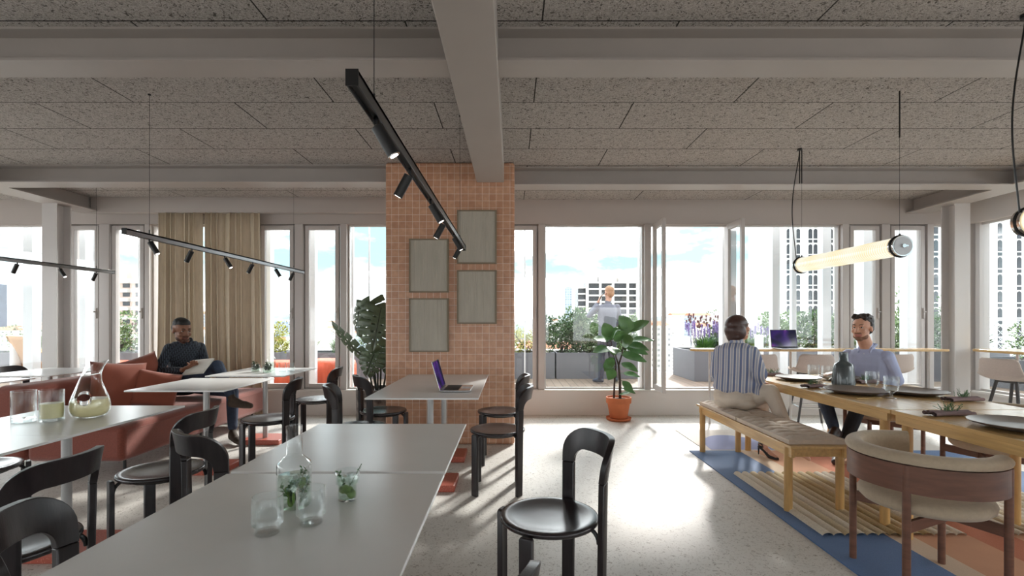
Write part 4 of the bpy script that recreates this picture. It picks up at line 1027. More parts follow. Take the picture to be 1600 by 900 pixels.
napkin(2.53, 4.80, radians(8), 0.16, 'mauve napkin with fern beyond the woman\'s plate', True, 4)
napkin(3.03, 4.22, radians(8), 0.2, 'mauve napkin with fern right of the slate carafe', True, 5)
def fork(x, y, a, label):
    b = MB(); L = 0.19
    b.tube([(-L/2, 0, 0.003), (0.01, 0, 0.003), (0.05, 0, 0.004)], [0.0035, 0.0025, 0.002], n=8)
    b.box(0.048, 0.062, -0.010, 0.010, 0.003, 0.005)
    for k in range(4): b.box(0.06, 0.098, -0.0095+0.0054*k, -0.0072+0.0054*k, 0.0032, 0.0048)
    o = b.build('fork', 'gold', None, smooth=True, bevel=0.0005); o.location = (x, y, ZT+0.0015); o.rotation_euler = (0, 0, a); return tag(o, label, 'fork', 'brass forks')
fork(2.45, 3.40, radians(10), 'brass fork in front of the middle plate'); fork(2.46, 4.22, radians(8), 'brass fork in front of the woman\'s plate'); fork(2.62, 2.20, radians(5), 'brass fork by the right edge plate')

# ------------------------------------------------------------------ indoor plants
def leaf_blade(b, base, d, up, L, W, curl=0.5, fold=0.25, mi=0, shape=0.6, nu=7):
    base, d, up = V(base), V(d).normalized(), V(up); s = d.cross(up).normalized(); up = s.cross(d).normalized()
    def fn(u, v):
        t = v; prof = sin(pi*t**shape)**0.8 if 0 < t < 1 else 0.0
        c = base+d*(L*(t-0.12*curl*t*t))-V((0, 0, 1))*(curl*L*0.45*t*t)
        x = (u-0.5)*2
        return c+s*(x*W/2*prof)+up*(abs(x)*fold*W/2*prof+0.03*W*sin(9*t+3*x))
    b.grid(fn, 4, nu, mi)
def pot_mesh(r, h, name_parent, m):
    b = MB(); b.lathe([(0, 0.002), (r*0.68, 0.002), (r*0.70, 0.006), (r*0.90, h*0.70), (r*0.93, h*0.72), (r, h*0.73), (r*1.02, h*0.98), (r, h), (r*0.92, h), (r*0.90, h*0.93), (0, h*0.90)], n=48); return b.build('pot', m, name_parent, smooth=True, auto=40)
fic = empty('potted_ficus', (1.375, 6.36, 0), 0, 'broad leaved ficus in an orange terracotta pot before the windows', 'potted plant')
p = pot_mesh(0.158, 0.265, fic, 'terracotta'); p.location = (0, 0, 0.028)
b = MB(); b.lathe([(0, 0), (0.14, 0.0), (0.152, 0.006), (0.162, 0.034), (0.156, 0.036), (0.145, 0.016), (0, 0.014)], n=48); b.build('saucer', 'terracotta', fic, smooth=True, auto=40)
b = MB(); b.lathe([(0, 0.270), (0.07, 0.274), (0.143, 0.268), (0.143, 0.26), (0, 0.255)], n=32); b.build('soil', 'soil', fic, smooth=True)
b = MB()
T1 = [(-0.06, 0, 0.26), (-0.055, 0, 0.45), (-0.035, 0.0, 0.70), (-0.075, 0, 0.88), (-0.10, 0.0, 1.02)]
T2 = [(0.02, 0.01, 0.26), (0.018, 0, 0.5), (0.0, 0, 0.70), (0.045, 0.0, 0.85), (0.07, 0, 1.05), (0.12, 0.0, 1.14)]
T3 = [(0.0, 0, 0.70), (-0.035, 0.01, 0.82), (-0.02, 0, 0.90), (0.02, 0, 0.97)]
b.tube(T1, [0.013, 0.012, 0.009, 0.007, 0.005], n=8); b.tube(T2, [0.018, 0.017, 0.013, 0.009, 0.007, 0.004], n=8); b.tube(T3, [0.012, 0.008, 0.006, 0.004], n=8)
b.build('trunk', 'stem', fic, smooth=True)
rd = random.Random(11)
LV = [((-.10, 0, 1.02), (-.35, -.25, .85), .26, .17, (0, -1, .35)), ((-.10, 0, 1.02), (.35, -.45, .55), .20, .14, (0, -.6, 1)), ((-.10, 0, 1.0), (-.85, -.35, .25), .25, .14, (.1, -.6, 1)), ((-.08, 0, .95), (-.1, -.75, -.25), .22, .16, (0, -1, .5)),
      ((.07, 0, 1.05), (.1, -.1, .95), .29, .21, (.1, -1, .1)), ((.12, 0, 1.12), (.75, -.2, .55), .30, .15, (-.4, -.9, .8)), ((.12, 0, 1.13), (-.45, -.3, .8), .26, .16, (.2, -1, .3)), ((.07, 0, 1.02), (1, -.25, .12), .36, .13, (0, -.55, 1)), ((.06, 0, .98), (.85, -.5, -.12), .31, .15, (0, -.7, .9)),
      ((.05, 0, .95), (.9, -.2, -.2), .30, .14, (0, -.9, .7)), ((.02, 0, .98), (-.2, -.5, .6), .24, .18, (0, -1, .4)), ((.02, 0, .95), (.3, -.6, .35), .26, .18, (0, -.9, .5)), ((0, 0, .85), (.9, -.3, -.15), .33, .15, (0, -.8, .8)), ((-.07, 0, .92), (-.95, -.3, -.05), .27, .15, (0, -.7, .9)),
      ((-.05, 0, .82), (-.55, -.4, -.6), .22, .13, (-.2, -1, .3)), ((-.04, 0, .72), (-.75, -.5, -.05), .19, .13, (0, -.8, .6)), ((-.04, 0, .68), (-.5, -.3, -.65), .16, .14, (-.3, -1, .2)), ((.0, 0, .74), (.7, -.4, -.25), .24, .12, (0, -.8, .8)), ((.02, 0, .60), (.85, -.2, -.05), .22, .10, (0, -.7, 1)), ((.02, 0, .52), (.6, -.4, -.55), .19, .10, (.2, -1, .3)),
      ((.02, 0, .42), (.85, -.2, -.25), .17, .08, (0, -.8, .8)), ((-.02, 0, .32), (.75, -.6, .3), .16, .08, (0, -.5, 1)), ((.0, 0, 1.0), (.0, .5, .7), .25, .18, (0, -1, .4)), ((-.05, 0, 1.0), (-.4, .5, .5), .24, .16, (0, -1, .5)), ((.10, 0, 1.1), (.5, .4, .6), .25, .17, (-.2, -1, .5))]
for bs, d, L, W, nn_ in LV:
    b = MB(); d = V(d); st = V(bs)+d.normalized()*0.035
    leaf_blade(b, st, d, nn_, L, W, 0.28, 0.16, shape=0.85, nu=12)
    b.tube([bs, st+d.normalized()*0.01], 0.003, n=5)
    b.build('leaf', 'leaf_ficus', fic, smooth=True, fix=False)

mon = empty('potted_monstera', (-1.60, 6.0, 0), 0, 'large monstera in a speckled stone pot left of the tiled pillar', 'potted plant')
b = MB(); b.lathe([(0, 0), (0.255, 0), (0.265, 0.01), (0.270, 0.445), (0.262, 0.46), (0.245, 0.46), (0.24, 0.42), (0, 0.41)], n=48); b.build('pot', 'stone_pot', mon, smooth=True, auto=40)
b = MB(); b.lathe([(0, 0.425), (0.12, 0.43), (0.238, 0.42), (0.238, 0.41), (0, 0.40)], n=32); b.build('soil', 'soil', mon, smooth=True)
def monstera_leaf(base, tip, nrm, W, stem_from):
    base, tip = V(base), V(tip); d = (tip-base); L = d.length; d.normalize(); s = d.cross(V(nrm)).normalized(); nn = s.cross(d).normalized()
    if nn.dot(V(nrm)) < 0: nn = -nn
    NT, NU, K = 60, 14, 6; v = []; f = []
    def pt(t, x):
        u = abs(x); sg = 1 if x >= 0 else -1
        prof = min(1.0, (1-t)*1.9+0.04)**0.75*(0.82+0.18*min(1, t*4))
        fwd = -0.20*(1-t)**2.2*(u**1.3)+0.13*u*u*(0.2+t)*(1-0.6*t)
        return base+d*(L*(t+fwd))+s*(sg*W/2*prof*u)-nn*(0.12*W*u*u)+nn*(0.10*W*min(u, .35))-nn*(0.14*L*t*t)+nn*0.012*W*sin(K*2*pi*t)*u
    cols = [-1+2*i/(2*NU) for i in range(2*NU+1)]
    for j in range(NT+1):
        for x in cols: v.append(pt(j/NT, x))
    W1 = 2*NU+1
    for j in range(NT):
        t = (j+.5)/NT; ph = abs(((K*t+0.06) % 1)-.5)
        for i in range(2*NU):
            u = abs(-1+2*(i+.5)/(2*NU)); slit = (t < .93) and ph > .5-(.045+.075*(u-.38)/.62) and u > .38
            hole = (.12 < t < .75) and ph < .10 and .14 < u < .27
            if slit or hole: continue
            f.append((j*W1+i, j*W1+i+1, (j+1)*W1+i+1, (j+1)*W1+i))
    b = MB(); b.add(v, f); b.build('leaf', 'leaf_dark', mon, smooth=True, fix=False, solid=0.0015)
    c = MB(); st = V(stem_from); mid = (st*0.45+base*0.55)+V((0.02*(-1 if base.x < st.x else 1), 0, 0.06))
    pts = [st*(1-t)**2+mid*2*t*(1-t)+base*t*t for t in [i/10 for i in range(11)]]+[base+d*L*k/6-V((0, 0, 1))*(0.10*L*(k/6)**2) for k in range(1, 6)]
    rr = [0.012-0.006*i/10 for i in range(11)]+[0.005-0.0007*k for k in range(1, 6)]
    c.tube(pts, rr, n=8); c.build('leaf_stalk', 'stem_dark', mon, smooth=True)
# leaf coordinates are relative to the pot
monstera_leaf((-0.22, -0.02, 1.50), (-0.26, -0.12, 1.10), (-0.75, -.8, .35), 0.34, (-0.04, 0.03, 0.42))
monstera_leaf((-0.10, -0.06, 1.50), (-0.02, -0.16, 1.08), (-.15, -1, .3), 0.40, (-0.03, 0, 0.42))
monstera_leaf((0.06, -0.14, 1.42), (-0.01, -0.26, 0.93), (.15, -1, .2), 0.46, (0.02, -0.03, 0.42))
monstera_leaf((-0.13, -0.05, 0.80), (-0.56, -0.14, 1.20), (-.6, -.65, .1), 0.20, (-0.06, -0.03, 0.42))
monstera_leaf((0.00, -0.14, 0.94), (-0.08, -0.28, 0.66), (-.2, -.9, .45), 0.38, (0.0, -0.06, 0.42))
monstera_leaf((0.16, -0.08, 0.98), (0.16, -0.22, 0.68), (.2, -.9, .35), 0.32, (0.05, -0.03, 0.42))
monstera_leaf((0.16, 0.05, 1.36), (0.30, -0.02, 1.06), (.4, -.8, .4), 0.32, (0.04, 0.04, 0.42))
# ------------------------------------------------------------------ terrace
DZ = 0.13
b = MB(); b.box(-12, 9.4, WY+0.25, 10.9, -0.4, DZ); b.box(XR+0.3, 9.4, YB-0.2, WY+0.25, -0.4, DZ); b.box(-13, 9.4, -14, YB-0.2, -0.4, DZ); b.box(-13, XL-0.2, YB-0.2, WY+0.25, -0.4, DZ)  # parts behind and left are unseen, added to dim light coming from below
tag(b.build('terrace_deck', 'deck'), 'wooden boarded roof terrace outside the windows', 'deck', kind='structure')
def planter(x0, x1, y0, y1, z1, label):
    root = empty('planter_box', ((x0+x1)/2, (y0+y1)/2, DZ), 0, label, 'planter', 'grey planters on the terrace'); hx, hy, h = (x1-x0)/2, (y1-y0)/2, z1-DZ
    b = MB(); t = 0.03
    b.box(-hx, hx, -hy, -hy+t, 0, h); b.box(-hx, hx, hy-t, hy, 0, h); b.box(-hx, -hx+t, -hy+t, hy-t, 0, h); b.box(hx-t, hx, -hy+t, hy-t, 0, h); b.build('box', 'planter', root, bevel=0.004)
    b = MB(); b.box(-hx+t, hx-t, -hy+t, hy-t, 0, h-0.04); b.build('soil', 'soil', root)
PL = [(-11.5, -7.9, 'far left'), (-7.7, -4.6, 'left of the curtains'), (-4.4, -1.6, 'behind the curtains and ottomans'), (-1.4, 0.85, 'behind the tiled pillar'), (0.88, 2.55, 'behind the man on the phone')]
for x0, x1, lab in PL: planter(x0, x1, 9.7, 10.5, 0.64, 'grey metal planter box on the terrace, '+lab)
planter(3.42, 9.3, 9.25, 10.5, 0.70, 'grey metal planter box on the terrace, the long one on the right')
planter(8.3, 9.3, 2.0, 9.0, 0.62, 'grey metal planter box on the terrace, along its right side')
def bush(name, c, rx, ry, rz, n, m, leaf, seed, label, group=None, w=0.45):
    rd = random.Random(seed); b = MB(); c = V(c)
    clumps = [(V((rd.uniform(-.8, .8)*rx, rd.uniform(-.7, .7)*ry, rd.uniform(-.85, .72)*rz)), rd.uniform(.22, .38)) for _ in range(34)]; n = int(n*1.25); leaf *= 1.2
    root = empty(name, (c.x, c.y, c.z-rz), 0, label, 'shrub', group)
    for i in range(n):
        cc, cr = rd.choice(clumps)
        d = V((rd.gauss(0, 1), rd.gauss(0, 1), rd.gauss(0, 1))).normalized(); p = cc+V((d.x*rx*cr, d.y*ry*cr, d.z*rz*cr))+V((0, 0, rz))
        if p.z < 0.02: p.z = abs(p.z)
        q = (d+V((rd.uniform(-.6, .6), rd.uniform(-.6, .6), rd.uniform(-.2, .7)))).normalized(); s = q.cross(V((rd.uniform(-1, 1), rd.uniform(-1, 1), 1))).normalized()*leaf*w*.5
        L = leaf*rd.uniform(.7, 1.2); k = q.cross(s).normalized()*leaf*0.12
        b.add([p, p+q*L*.5+s+k, p+q*L, p+q*L*.5-s+k], [(0, 1, 2), (0, 2, 3)])
    b.build('foliage', m, root, fix=False)
    s = MB()
    for cc, cr in clumps[:9]: s.tube([(rd.uniform(-.05, .05), rd.uniform(-.05, .05), 0), (cc.x*.4, cc.y*.4, rz*.6), (cc.x, cc.y, cc.z+rz)], [0.012, 0.008, 0.004], n=5)
    s.build('branches', 'stem', root)
    return root
def grass(c, r, h, n, seed, label, m='grassy', bloom=None, nb=0):
    rd = random.Random(seed); b = MB(); root = empty('ornamental_grass', c, 0, label, 'grass clump')
    for i in range(n):
        a = rd.uniform(0, 6.28); q = r*0.5*rd.random(); p = V((q*cos(a), q*sin(a)*.6, 0)); L = h*rd.uniform(.6, 1.1); o = rd.uniform(.2, .8)*r; d = V((cos(a), sin(a), 0)); s = V((-sin(a), cos(a), 0))*0.006
        pts = [p+d*o*t*t+V((0, 0, L*(t-0.35*t**3))) for t in (0, .35, .7, 1)]
        v = []
        for k, pp in enumerate(pts): ww = (1, .9, .6, .05)[k]; v += [pp-s*ww, pp+s*ww]
        b.add(v, [(0, 1, 3, 2), (2, 3, 5, 4), (4, 5, 7, 6)])
    b.build('blades', m, root, fix=False)
    if bloom:
        f = MB()
        for i in range(nb):
            x, y = rd.uniform(-r, r), rd.uniform(-.3, .3)*r; hh = h*rd.uniform(.95, 1.45); ln = 0.16 if bloom == 'purple' else 0.05
            f.tube([(x*.8, y, h*0.3), (x, y, hh)], 0.002, n=4)
            for k in range(12):
                z = hh-ln*k/12; a = k*2.4; f.ell((x+0.009*cos(a), y+0.009*sin(a), z), 0.011, 0.011, 0.010, n=6)
        f.build('blossoms', bloom, root, fix=False)
    return root
zt = 0.60
bush('shrub', (0.35, 10.05, zt+.25), .40, .34, .27, 900, 'bush_y', 0.05, 1, 'yellow green shrub right of the tiled pillar')
bush('shrub', (1.05, 10.15, zt+.42), .48, .36, .45, 2400, 'bush_b', 0.06, 2, 'dark green leafy shrub left of the man on the phone')
bush('shrub', (1.55, 10.0, zt+.30), .42, .32, .34, 2200, 'bush_c', 0.045, 3, 'grey green fine leaved shrub behind the ficus, left of the man')
bush('shrub', (1.62, 10.3, zt+.50), .45, .2, .42, 1500, 'bush_a', 0.06, 4, 'mid green shrub beside the phoning man\'s elbow')
bush('shrub', (2.30, 10.1, zt+.38), .32, .32, .42, 1500, 'bush_a', 0.05, 5, 'mid green shrub right of the man on the phone')
bush('shrub', (-0.45, 10.1, zt+.35), .5, .34, .35, 900, 'bush_a', 0.06, 6, 'mid green shrub behind the tiled pillar')
grass((3.75, 9.62, 0.66), .36, .42, 420, 7, 'grass clump with purple flower spikes left in the right planter', bloom='purple', nb=34)
grass((4.25, 9.60, 0.66), .34, .40, 420, 8, 'grass clump in the middle of the right planter', bloom='purple', nb=12)
grass((4.72, 9.65, 0.66), .34, .42, 420, 9, 'grass clump with pale purple spikes near the woman\'s head', bloom='purple', nb=16)
grass((4.0, 9.95, 0.66), .5, .52, 300, 10, 'tall grass with brown seed heads at the back of the right planter', bloom='brownbloom', nb=60)
bush('shrub', (4.55, 10.15, 0.66+.36), .5, .28, .40, 2000, 'bush_a', 0.055, 12, 'light green shrub behind the purple flowers')
for i, (x, m, lab) in enumerate([(5.4, 'bush_a', 'left of the laptop on the counter'), (6.1, 'bush_b', 'right behind the laptop on the counter'), (6.85, 'bush_y', 'yellowish, right of the laptop'), (7.5, 'bush_a', 'left of the bearded man'), (8.2, 'bush_b', 'behind the bearded man'), (8.9, 'bush_b', 'near the right column')]):
    bush('shrub', (x, 9.95, 0.66+.36), .48, .42, .42, 2000, m if m != 'bush_y' else 'bush_a', 0.055, 20+i, 'terrace shrub '+lab)
for i, (y, lab) in enumerate(((8.2, 'far'), (6.6, 'middle'), (5.0, 'near'))):
    bush('shrub', (8.8, y, 0.6+.30), .35, .6, .32, 700, 'bush_a', 0.055, 30+i, 'shrub in the side planter beyond the right windows, %s one' % lab)
bush('shrub', (-8.0, 10.1, zt+.42), .55, .35, .45, 1800, 'bush_a', 0.055, 40, 'bright green shrub left of the curtains')
grass((-7.15, 9.95, 0.60), .4, .5, 350, 41, 'grass clump left of the curtains', bloom='brownbloom', nb=14)
bush('shrub', (-5.0, 10.1, zt+.30), .45, .35, .33, 1500, 'bush_y', 0.05, 42, 'yellow green shrub right of the curtains')
grass((-4.15, 9.95, 0.60), .48, .55, 450, 43, 'fresh green grass clump above the orange ottoman', bloom=None)
grass((-3.4, 10.0, 0.60), .45, .5, 420, 44, 'grass clump left of the monstera', bloom=None)
bush('shrub', (-2.6, 10.05, zt+.30), .5, .35, .33, 1400, 'bush_a', 0.05, 45, 'green shrub behind the monstera')
bush('shrub', (-9.6, 10.1, zt+.25), .6, .35, .28, 1200, 'bush_c', 0.05, 46, 'grey green shrub at the far left of the terrace')
# tree beyond the right hand bay
bush('shrub', (7.9, 8.75, 1.25), .36, .22, .62, 1300, 'bush_b', 0.06, 50, 'tall loose shrub outside the right hand casements')
bush('shrub', (7.15, 8.9, 1.28), .24, .2, .62, 700, 'bush_a', 0.06, 51, 'slender light shrub outside, left of the right hand casements')
# outdoor posts
for i, (px, wd) in enumerate([(50, .14), (132, .16), (150, .06), (228, .14), (419, .12), (489, .10), (551, .035), (577, .02), (820, .02), (1003, .10), (1133, .14), (1210, .11), (1239, .07), (1288, .13), (1352, .16), (1420, .16), (1440, .07)]):
    Y = 7.45; x = wx(px, Y); b = MB(); b.box(x-wd/2, x+wd/2, Y-wd/2, Y+wd/2, DZ, 3.2)
    tag(b.build('facade_post', 'post', bevel=0.004), 'white vertical post standing outside the window front', 'post', 'white posts outside the windows')
for y, wd in ((5.95, .12), (5.15, .1), (4.3, .12)):
    b = MB(); b.box(6.75, 6.75+wd, y, y+wd, DZ, 3.2); tag(b.build('facade_post', 'post', bevel=0.004), 'white vertical post outside the right hand windows', 'post', 'white posts outside the right windows')
for px in (1186, 1224, 24):
    x = wx(px, 8.4); b = MB(); b.cyl((x, 8.4, DZ), (x, 8.4, 1.0), 0.07, n=20); b.cyl((x, 8.4, 1.0), (x, 8.4, 1.02), 0.075, n=20)
    tag(b.build('bollard', 'post', smooth=True), 'short white bollard on the terrace', 'bollard', 'white terrace bollards')
# ribbed ottomans
M['orange_vinyl'] = mat('orange velvet', srgb(214, 96, 62), 0.55, var=0.06, scale=8)
def ottoman(x, y, r, h, label):
    root = empty('ottoman', (x, y, DZ), 0, label, 'ottoman', 'orange ribbed ottomans'); b = MB(); n = 120; v = []; f = []
    prof = [(0.55, 0.0), (0.92, 0.01), (1.0, 0.08), (1.0, 0.80), (0.95, 0.94), (0.82, 1.0), (0.5, 1.0), (0.02, 1.0)]
    for k, (q, z) in enumerate(prof):
        for i in range(n):
            a = 2*pi*i/n; rr = r*q*(1+0.035*(abs(cos(a*15))-0.5)*(1 if 0 < k < 6 else 0)); sq = 1/max(abs(cos(a))**6+abs(sin(a))**6, 1e-6)**(1/6)
            v.append((rr*sq*cos(a), rr*sq*sin(a), h*z))
    for k in range(len(prof)-1): f += [(k*n+i, k*n+(i+1) % n, (k+1)*n+(i+1) % n, (k+1)*n+i) for i in range(n)]
    f.append(tuple(range(n-1, -1, -1))); f.append(tuple(range((len(prof)-1)*n, len(prof)*n)))
    b.add(v, f); b.build('ribbed_cover', 'orange_vinyl', root, smooth=True, auto=50)
    b = MB(); b.lathe([(r*0.5, -0.0), (r*0.6, 0.0), (r*0.6, 0.01), (r*0.5, 0.01)], n=20, closed=True); b.build('foot_ring', 'black', root)
ottoman(-2.92, 7.95, 0.36, 0.52, 'orange ribbed ottoman behind the window, right of the bottle table')
ottoman(-3.85, 8.35, 0.34, 0.46, 'orange ribbed ottoman half hidden behind the herb glasses')
ottoman(-6.95, 8.75, 0.34, 0.42, 'orange ribbed ottoman left of the curtains behind the sofa')
# terrace lounge chairs at the left, low wall
M['canvas_tan'] = mat('tan canvas', srgb(196, 154, 112), 0.8); M['outdoor_grey'] = mat('outdoor grey fabric', srgb(190, 178, 170), 0.8)
def lounge(x, y, a, label):
    root = empty('deck_chair', (x, y, DZ), a, label, 'outdoor chair', 'tan terrace chairs'); b = MB()
    b.grid(lambda u, v: V(((u-.5)*.6, -.3+.55*v, .40-.08*sin(pi*v))), 6, 8); b.grid(lambda u, v: V(((u-.5)*.6, .25+.18*v, .38+.5*v)), 6, 8)
    b.build('sling', 'canvas_tan', root, smooth=True, fix=False, solid=0.015)
    for s in (-1, 1):
        for (p, q) in (((s*.3, -.28, .42), (s*.3, -.36, 0)), ((s*.3, .22, .42), (s*.3, .40, 0))):
            b = MB(); b.cyl(p, q, .018, n=10); b.build('leg', 'oak_leg', root, smooth=True)
        b = MB(); b.tube([(s*.32, -.32, .62), (s*.32, .3, .62), (s*.31, .44, .88)], .018, n=8); b.cyl((s*.31, -.3, .40), (s*.32, -.3, .62), .014, n=8); b.build('armrest', 'oak_leg', root, smooth=True)
lounge(-8.0, 8.6, radians(160), 'tan canvas chair on the terrace at the far left edge'); lounge(-7.0, 8.15, radians(200), 'tan canvas chair on the terrace seen between the left mullions')
b = MB()
pr = [(0.0, 2.75), (0.03, 2.72), (0.09, 2.2), (0.13, 1.6), (0.10, 1.35), (0.05, 1.25), (0.03, 1.2)]
n = 20; v = []; f = []
for k, (r, z) in enumerate(pr): v += [(r*(1+.22*cos(5*2*pi*i/n))*cos(2*pi*i/n), r*(1+.22*cos(5*2*pi*i/n))*sin(2*pi*i/n), z) for i in range(n)]
for k in range(len(pr)-1): f += [(k*n+i, k*n+(i+1) % n, (k+1)*n+(i+1) % n, (k+1)*n+i) for i in range(n)]
par = empty('folded_parasol', (wx(117, 9.1), 9.1, DZ), 0, 'closed dusty pink parasol on the terrace at the left', 'parasol')
b.add(v, f); b.build('canopy', mat('pink canvas', srgb(196, 150, 140), 0.85, var=0.1, scale=5), par, smooth=True)
b = MB(); b.cyl((0, 0, 0.05), (0, 0, 2.8), 0.02, n=12); b.build('pole', 'alu', par, smooth=True)
b = MB(); b.cyl((0, 0, 0), (0, 0, 0.06), 0.25, n=24); b.build('base', 'planter', par)

# ------------------------------------------------------------------ the city
GZ = -42.0
M['city_ground'] = mat('distant roofs', srgb(196, 190, 184), 0.9, scale=0.06, detail=8, col2=srgb(130, 138, 122))
b = MB(); b.box(-2600, 2600, 30, 4200, GZ-2, GZ); tag(b.build('city_ground', 'city_ground'), 'sprawling low city far below the terrace', 'ground', kind='structure')
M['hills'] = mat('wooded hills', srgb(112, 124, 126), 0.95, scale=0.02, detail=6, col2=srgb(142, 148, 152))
b = MB()
def hfn(u, v):
    a = radians(-62+124*u); d = 2400+700*v; h = GZ+sin(pi*v)*(42+78*(0.5+0.5*sin(7*u+1.0))*(0.6+0.4*sin(23*u))+14*sin(61*u))
    return V((d*sin(a), d*cos(a), h))
b.grid(hfn, 160, 6); tag(b.build('hills', 'hills', smooth=True, fix=False), 'wooded hills along the horizon', 'hills', kind='structure')
fac = [facade_material('pale facade a', srgb(226, 220, 212), srgb(130, 130, 132), 3.2, 3.1, 0.85), facade_material('pale facade b', srgb(236, 232, 226), srgb(150, 146, 142), 4.0, 3.0, 1.0),
       facade_material('pale facade c', srgb(212, 200, 188), srgb(110, 104, 100), 2.6, 3.2, 0.7), facade_material('grey facade', srgb(170, 178, 188), srgb(116, 126, 140), 3.0, 3.0, 0.6)]
M['roof'] = mat('flat roof', srgb(214, 208, 202), 0.9, var=.1, scale=.3)
M['tile_roof'] = mat('clay roof', srgb(176, 122, 96), 0.9, var=.1, scale=.5)
rd = random.Random(21)
placed = [(wx(955, 238), 238, 22), (wx(185, 157), 157, 14), (61, 107, 16), (73, 112, 9), (80, 95, 16), (100, 95, 18), (wx(889, 606), 606, 9), (wx(-20, 487), 487, 14)]
for i in range(420):
    a = radians(rd.uniform(-50, 50)); d = 130+1100*rd.random()**1.2
    x, y = d*math.tan(a)*0.9 if abs(a) < 1 else 0, d
    w_, dp = rd.uniform(9, 26), rd.uniform(9, 20); top = rd.uniform(-24, -8)+d*0.006
    if rd.random() < 0.16: top += rd.uniform(8, 22)*min(1, d/500)
    rr_ = 0.5*sqrt(w_*w_+dp*dp)+1
    if any((x-X_)**2+(y-Y_)**2 < (rr_+R_)**2 for X_, Y_, R_ in placed): continue
    placed.append((x, y, rr_))
    b = MB(); b.box(-w_/2, w_/2, -dp/2, dp/2, 0, top-GZ, 0)
    if rd.random() < 0.4:
        h = top-GZ; b.add([(-w_/2, -dp/2, h), (w_/2, -dp/2, h), (w_/2, dp/2, h), (-w_/2, dp/2, h), (-w_/2, 0, h+2.6), (w_/2, 0, h+2.6)], [(0, 1, 5, 4), (2, 3, 4, 5), (0, 4, 3), (1, 2, 5)], 1)
    else:
        h = top-GZ; b.box(-w_*.2, w_*.15, -dp*.2, dp*.2, h, h+rd.uniform(1.5, 3), 2)
    o = b.build('apartment_building', [rd.choice(fac), 'tile_roof', 'roof']); o.location = (x, y, GZ); o.rotation_euler = (0, 0, rd.uniform(-.25, .25))
    tag(o, 'small distant city building among the pale rooftops', 'building', 'distant city buildings')
def tower(px0, px1, py, Y, dp, m, label, name='tower_block'):
    x0, x1 = wx(px0, Y), wx(px1, Y); z = wz(py, Y); root = empty(name, ((x0+x1)/2, Y, GZ), 0, label, 'building'); hw = (x1-x0)/2
    b = MB(); b.box(-hw, hw, 0, dp, 0, z-GZ); b.build('walls', m, root); return root, hw, z-GZ
r_, hw, h = tower(884, 894, 449, 600, 12, fac[3], 'slim blue grey tower left of the phoning man'); b = MB(); b.box(-hw*.6, hw*.6, 3, 8, h, h+3); b.build('roof_plant', 'roof', r_)
r_, hw, h = tower(-28, -12, 443, 480, 14, mat('dark glass facade', srgb(70, 76, 90), 0.3, var=.2, scale=.2), 'dark tower on the skyline at the far left edge'); b = MB(); b.box(-hw*.6, hw*.6, 3, 8, h, h+2); b.build('roof_plant', 'roof', r_)
M['bwhite'] = mat('white concrete', srgb(214, 210, 206), 0.8, var=.03, scale=.2); M['bdark'] = mat('dark glazing', srgb(40, 44, 50), 0.25, var=.4, scale=.35)
# central brutalist block
Y = 230; root = empty('tower_block', (wx(955, Y), Y, GZ), 0, 'stepped concrete block with dark balconies behind the phoning man', 'building')
X = lambda px: wx(px, Y)-wx(955, Y); Z = lambda py: wz(py, Y)-GZ
b = MB(); b.box(X(919), X(996), 1.2, 16, 0, Z(440)); b.box(X(905), X(919), 4, 16, 0, Z(450)); b.build('glazed_core', 'bdark', root)
b = MB(); b.box(X(938), X(966), 4, 14, Z(440), Z(424)); b.box(X(922), X(937), 5, 14, Z(440), Z(431)); b.box(X(970), X(984), 5, 14, Z(440), Z(432)); b.build('roof_blocks', 'bwhite', root)
for k in range(12):
    z = Z(441)-k*3.0; b = MB(); b.box(X(917), X(996), 0, 2, z-0.5, z+0.25); b.box(X(905), X(918), 3, 5, z-2.6, z-1.9); b.build('floor_slab', 'bwhite', root)
for px in (918, 938, 958, 981, 996):
    b = MB(); b.box(X(px)-.5, X(px)+.5, -0.3, 2.5, 0, Z(438)); b.build('fin', 'bwhite', root)
# left apartment tower with balconies
Y = 150; root = empty('tower_block', (wx(185, Y), Y, GZ), 0, 'pinkish apartment tower with balconies left of the curtains', 'building')
X = lambda px: wx(px, Y)-wx(185, Y); Z = lambda py: wz(py, Y)-GZ
b = MB(); b.box(X(142), X(222), 1.5, 15, 0, Z(434)); b.box(X(182), X(200), 4, 12, Z(434), Z(423)); b.build('walls', mat('pinkish render', srgb(196, 172, 160), 0.8, var=.05, scale=.5), root)
for k in range(13):
    z = Z(436)-k*2.75
    for q, (a, c) in enumerate(((143, 160), (164, 180), (184, 199), (204, 221))):
        b = MB(); b.box(X(a), X(c), 0, 1.5, z-1.2, z-0.2); b.build('balcony', 'bwhite', root)
        b = MB(); b.box(X(a)+.4, X(c)-.4, 1.38, 1.52, z-2.5, z-1.3); b.build('window', 'bdark', root)
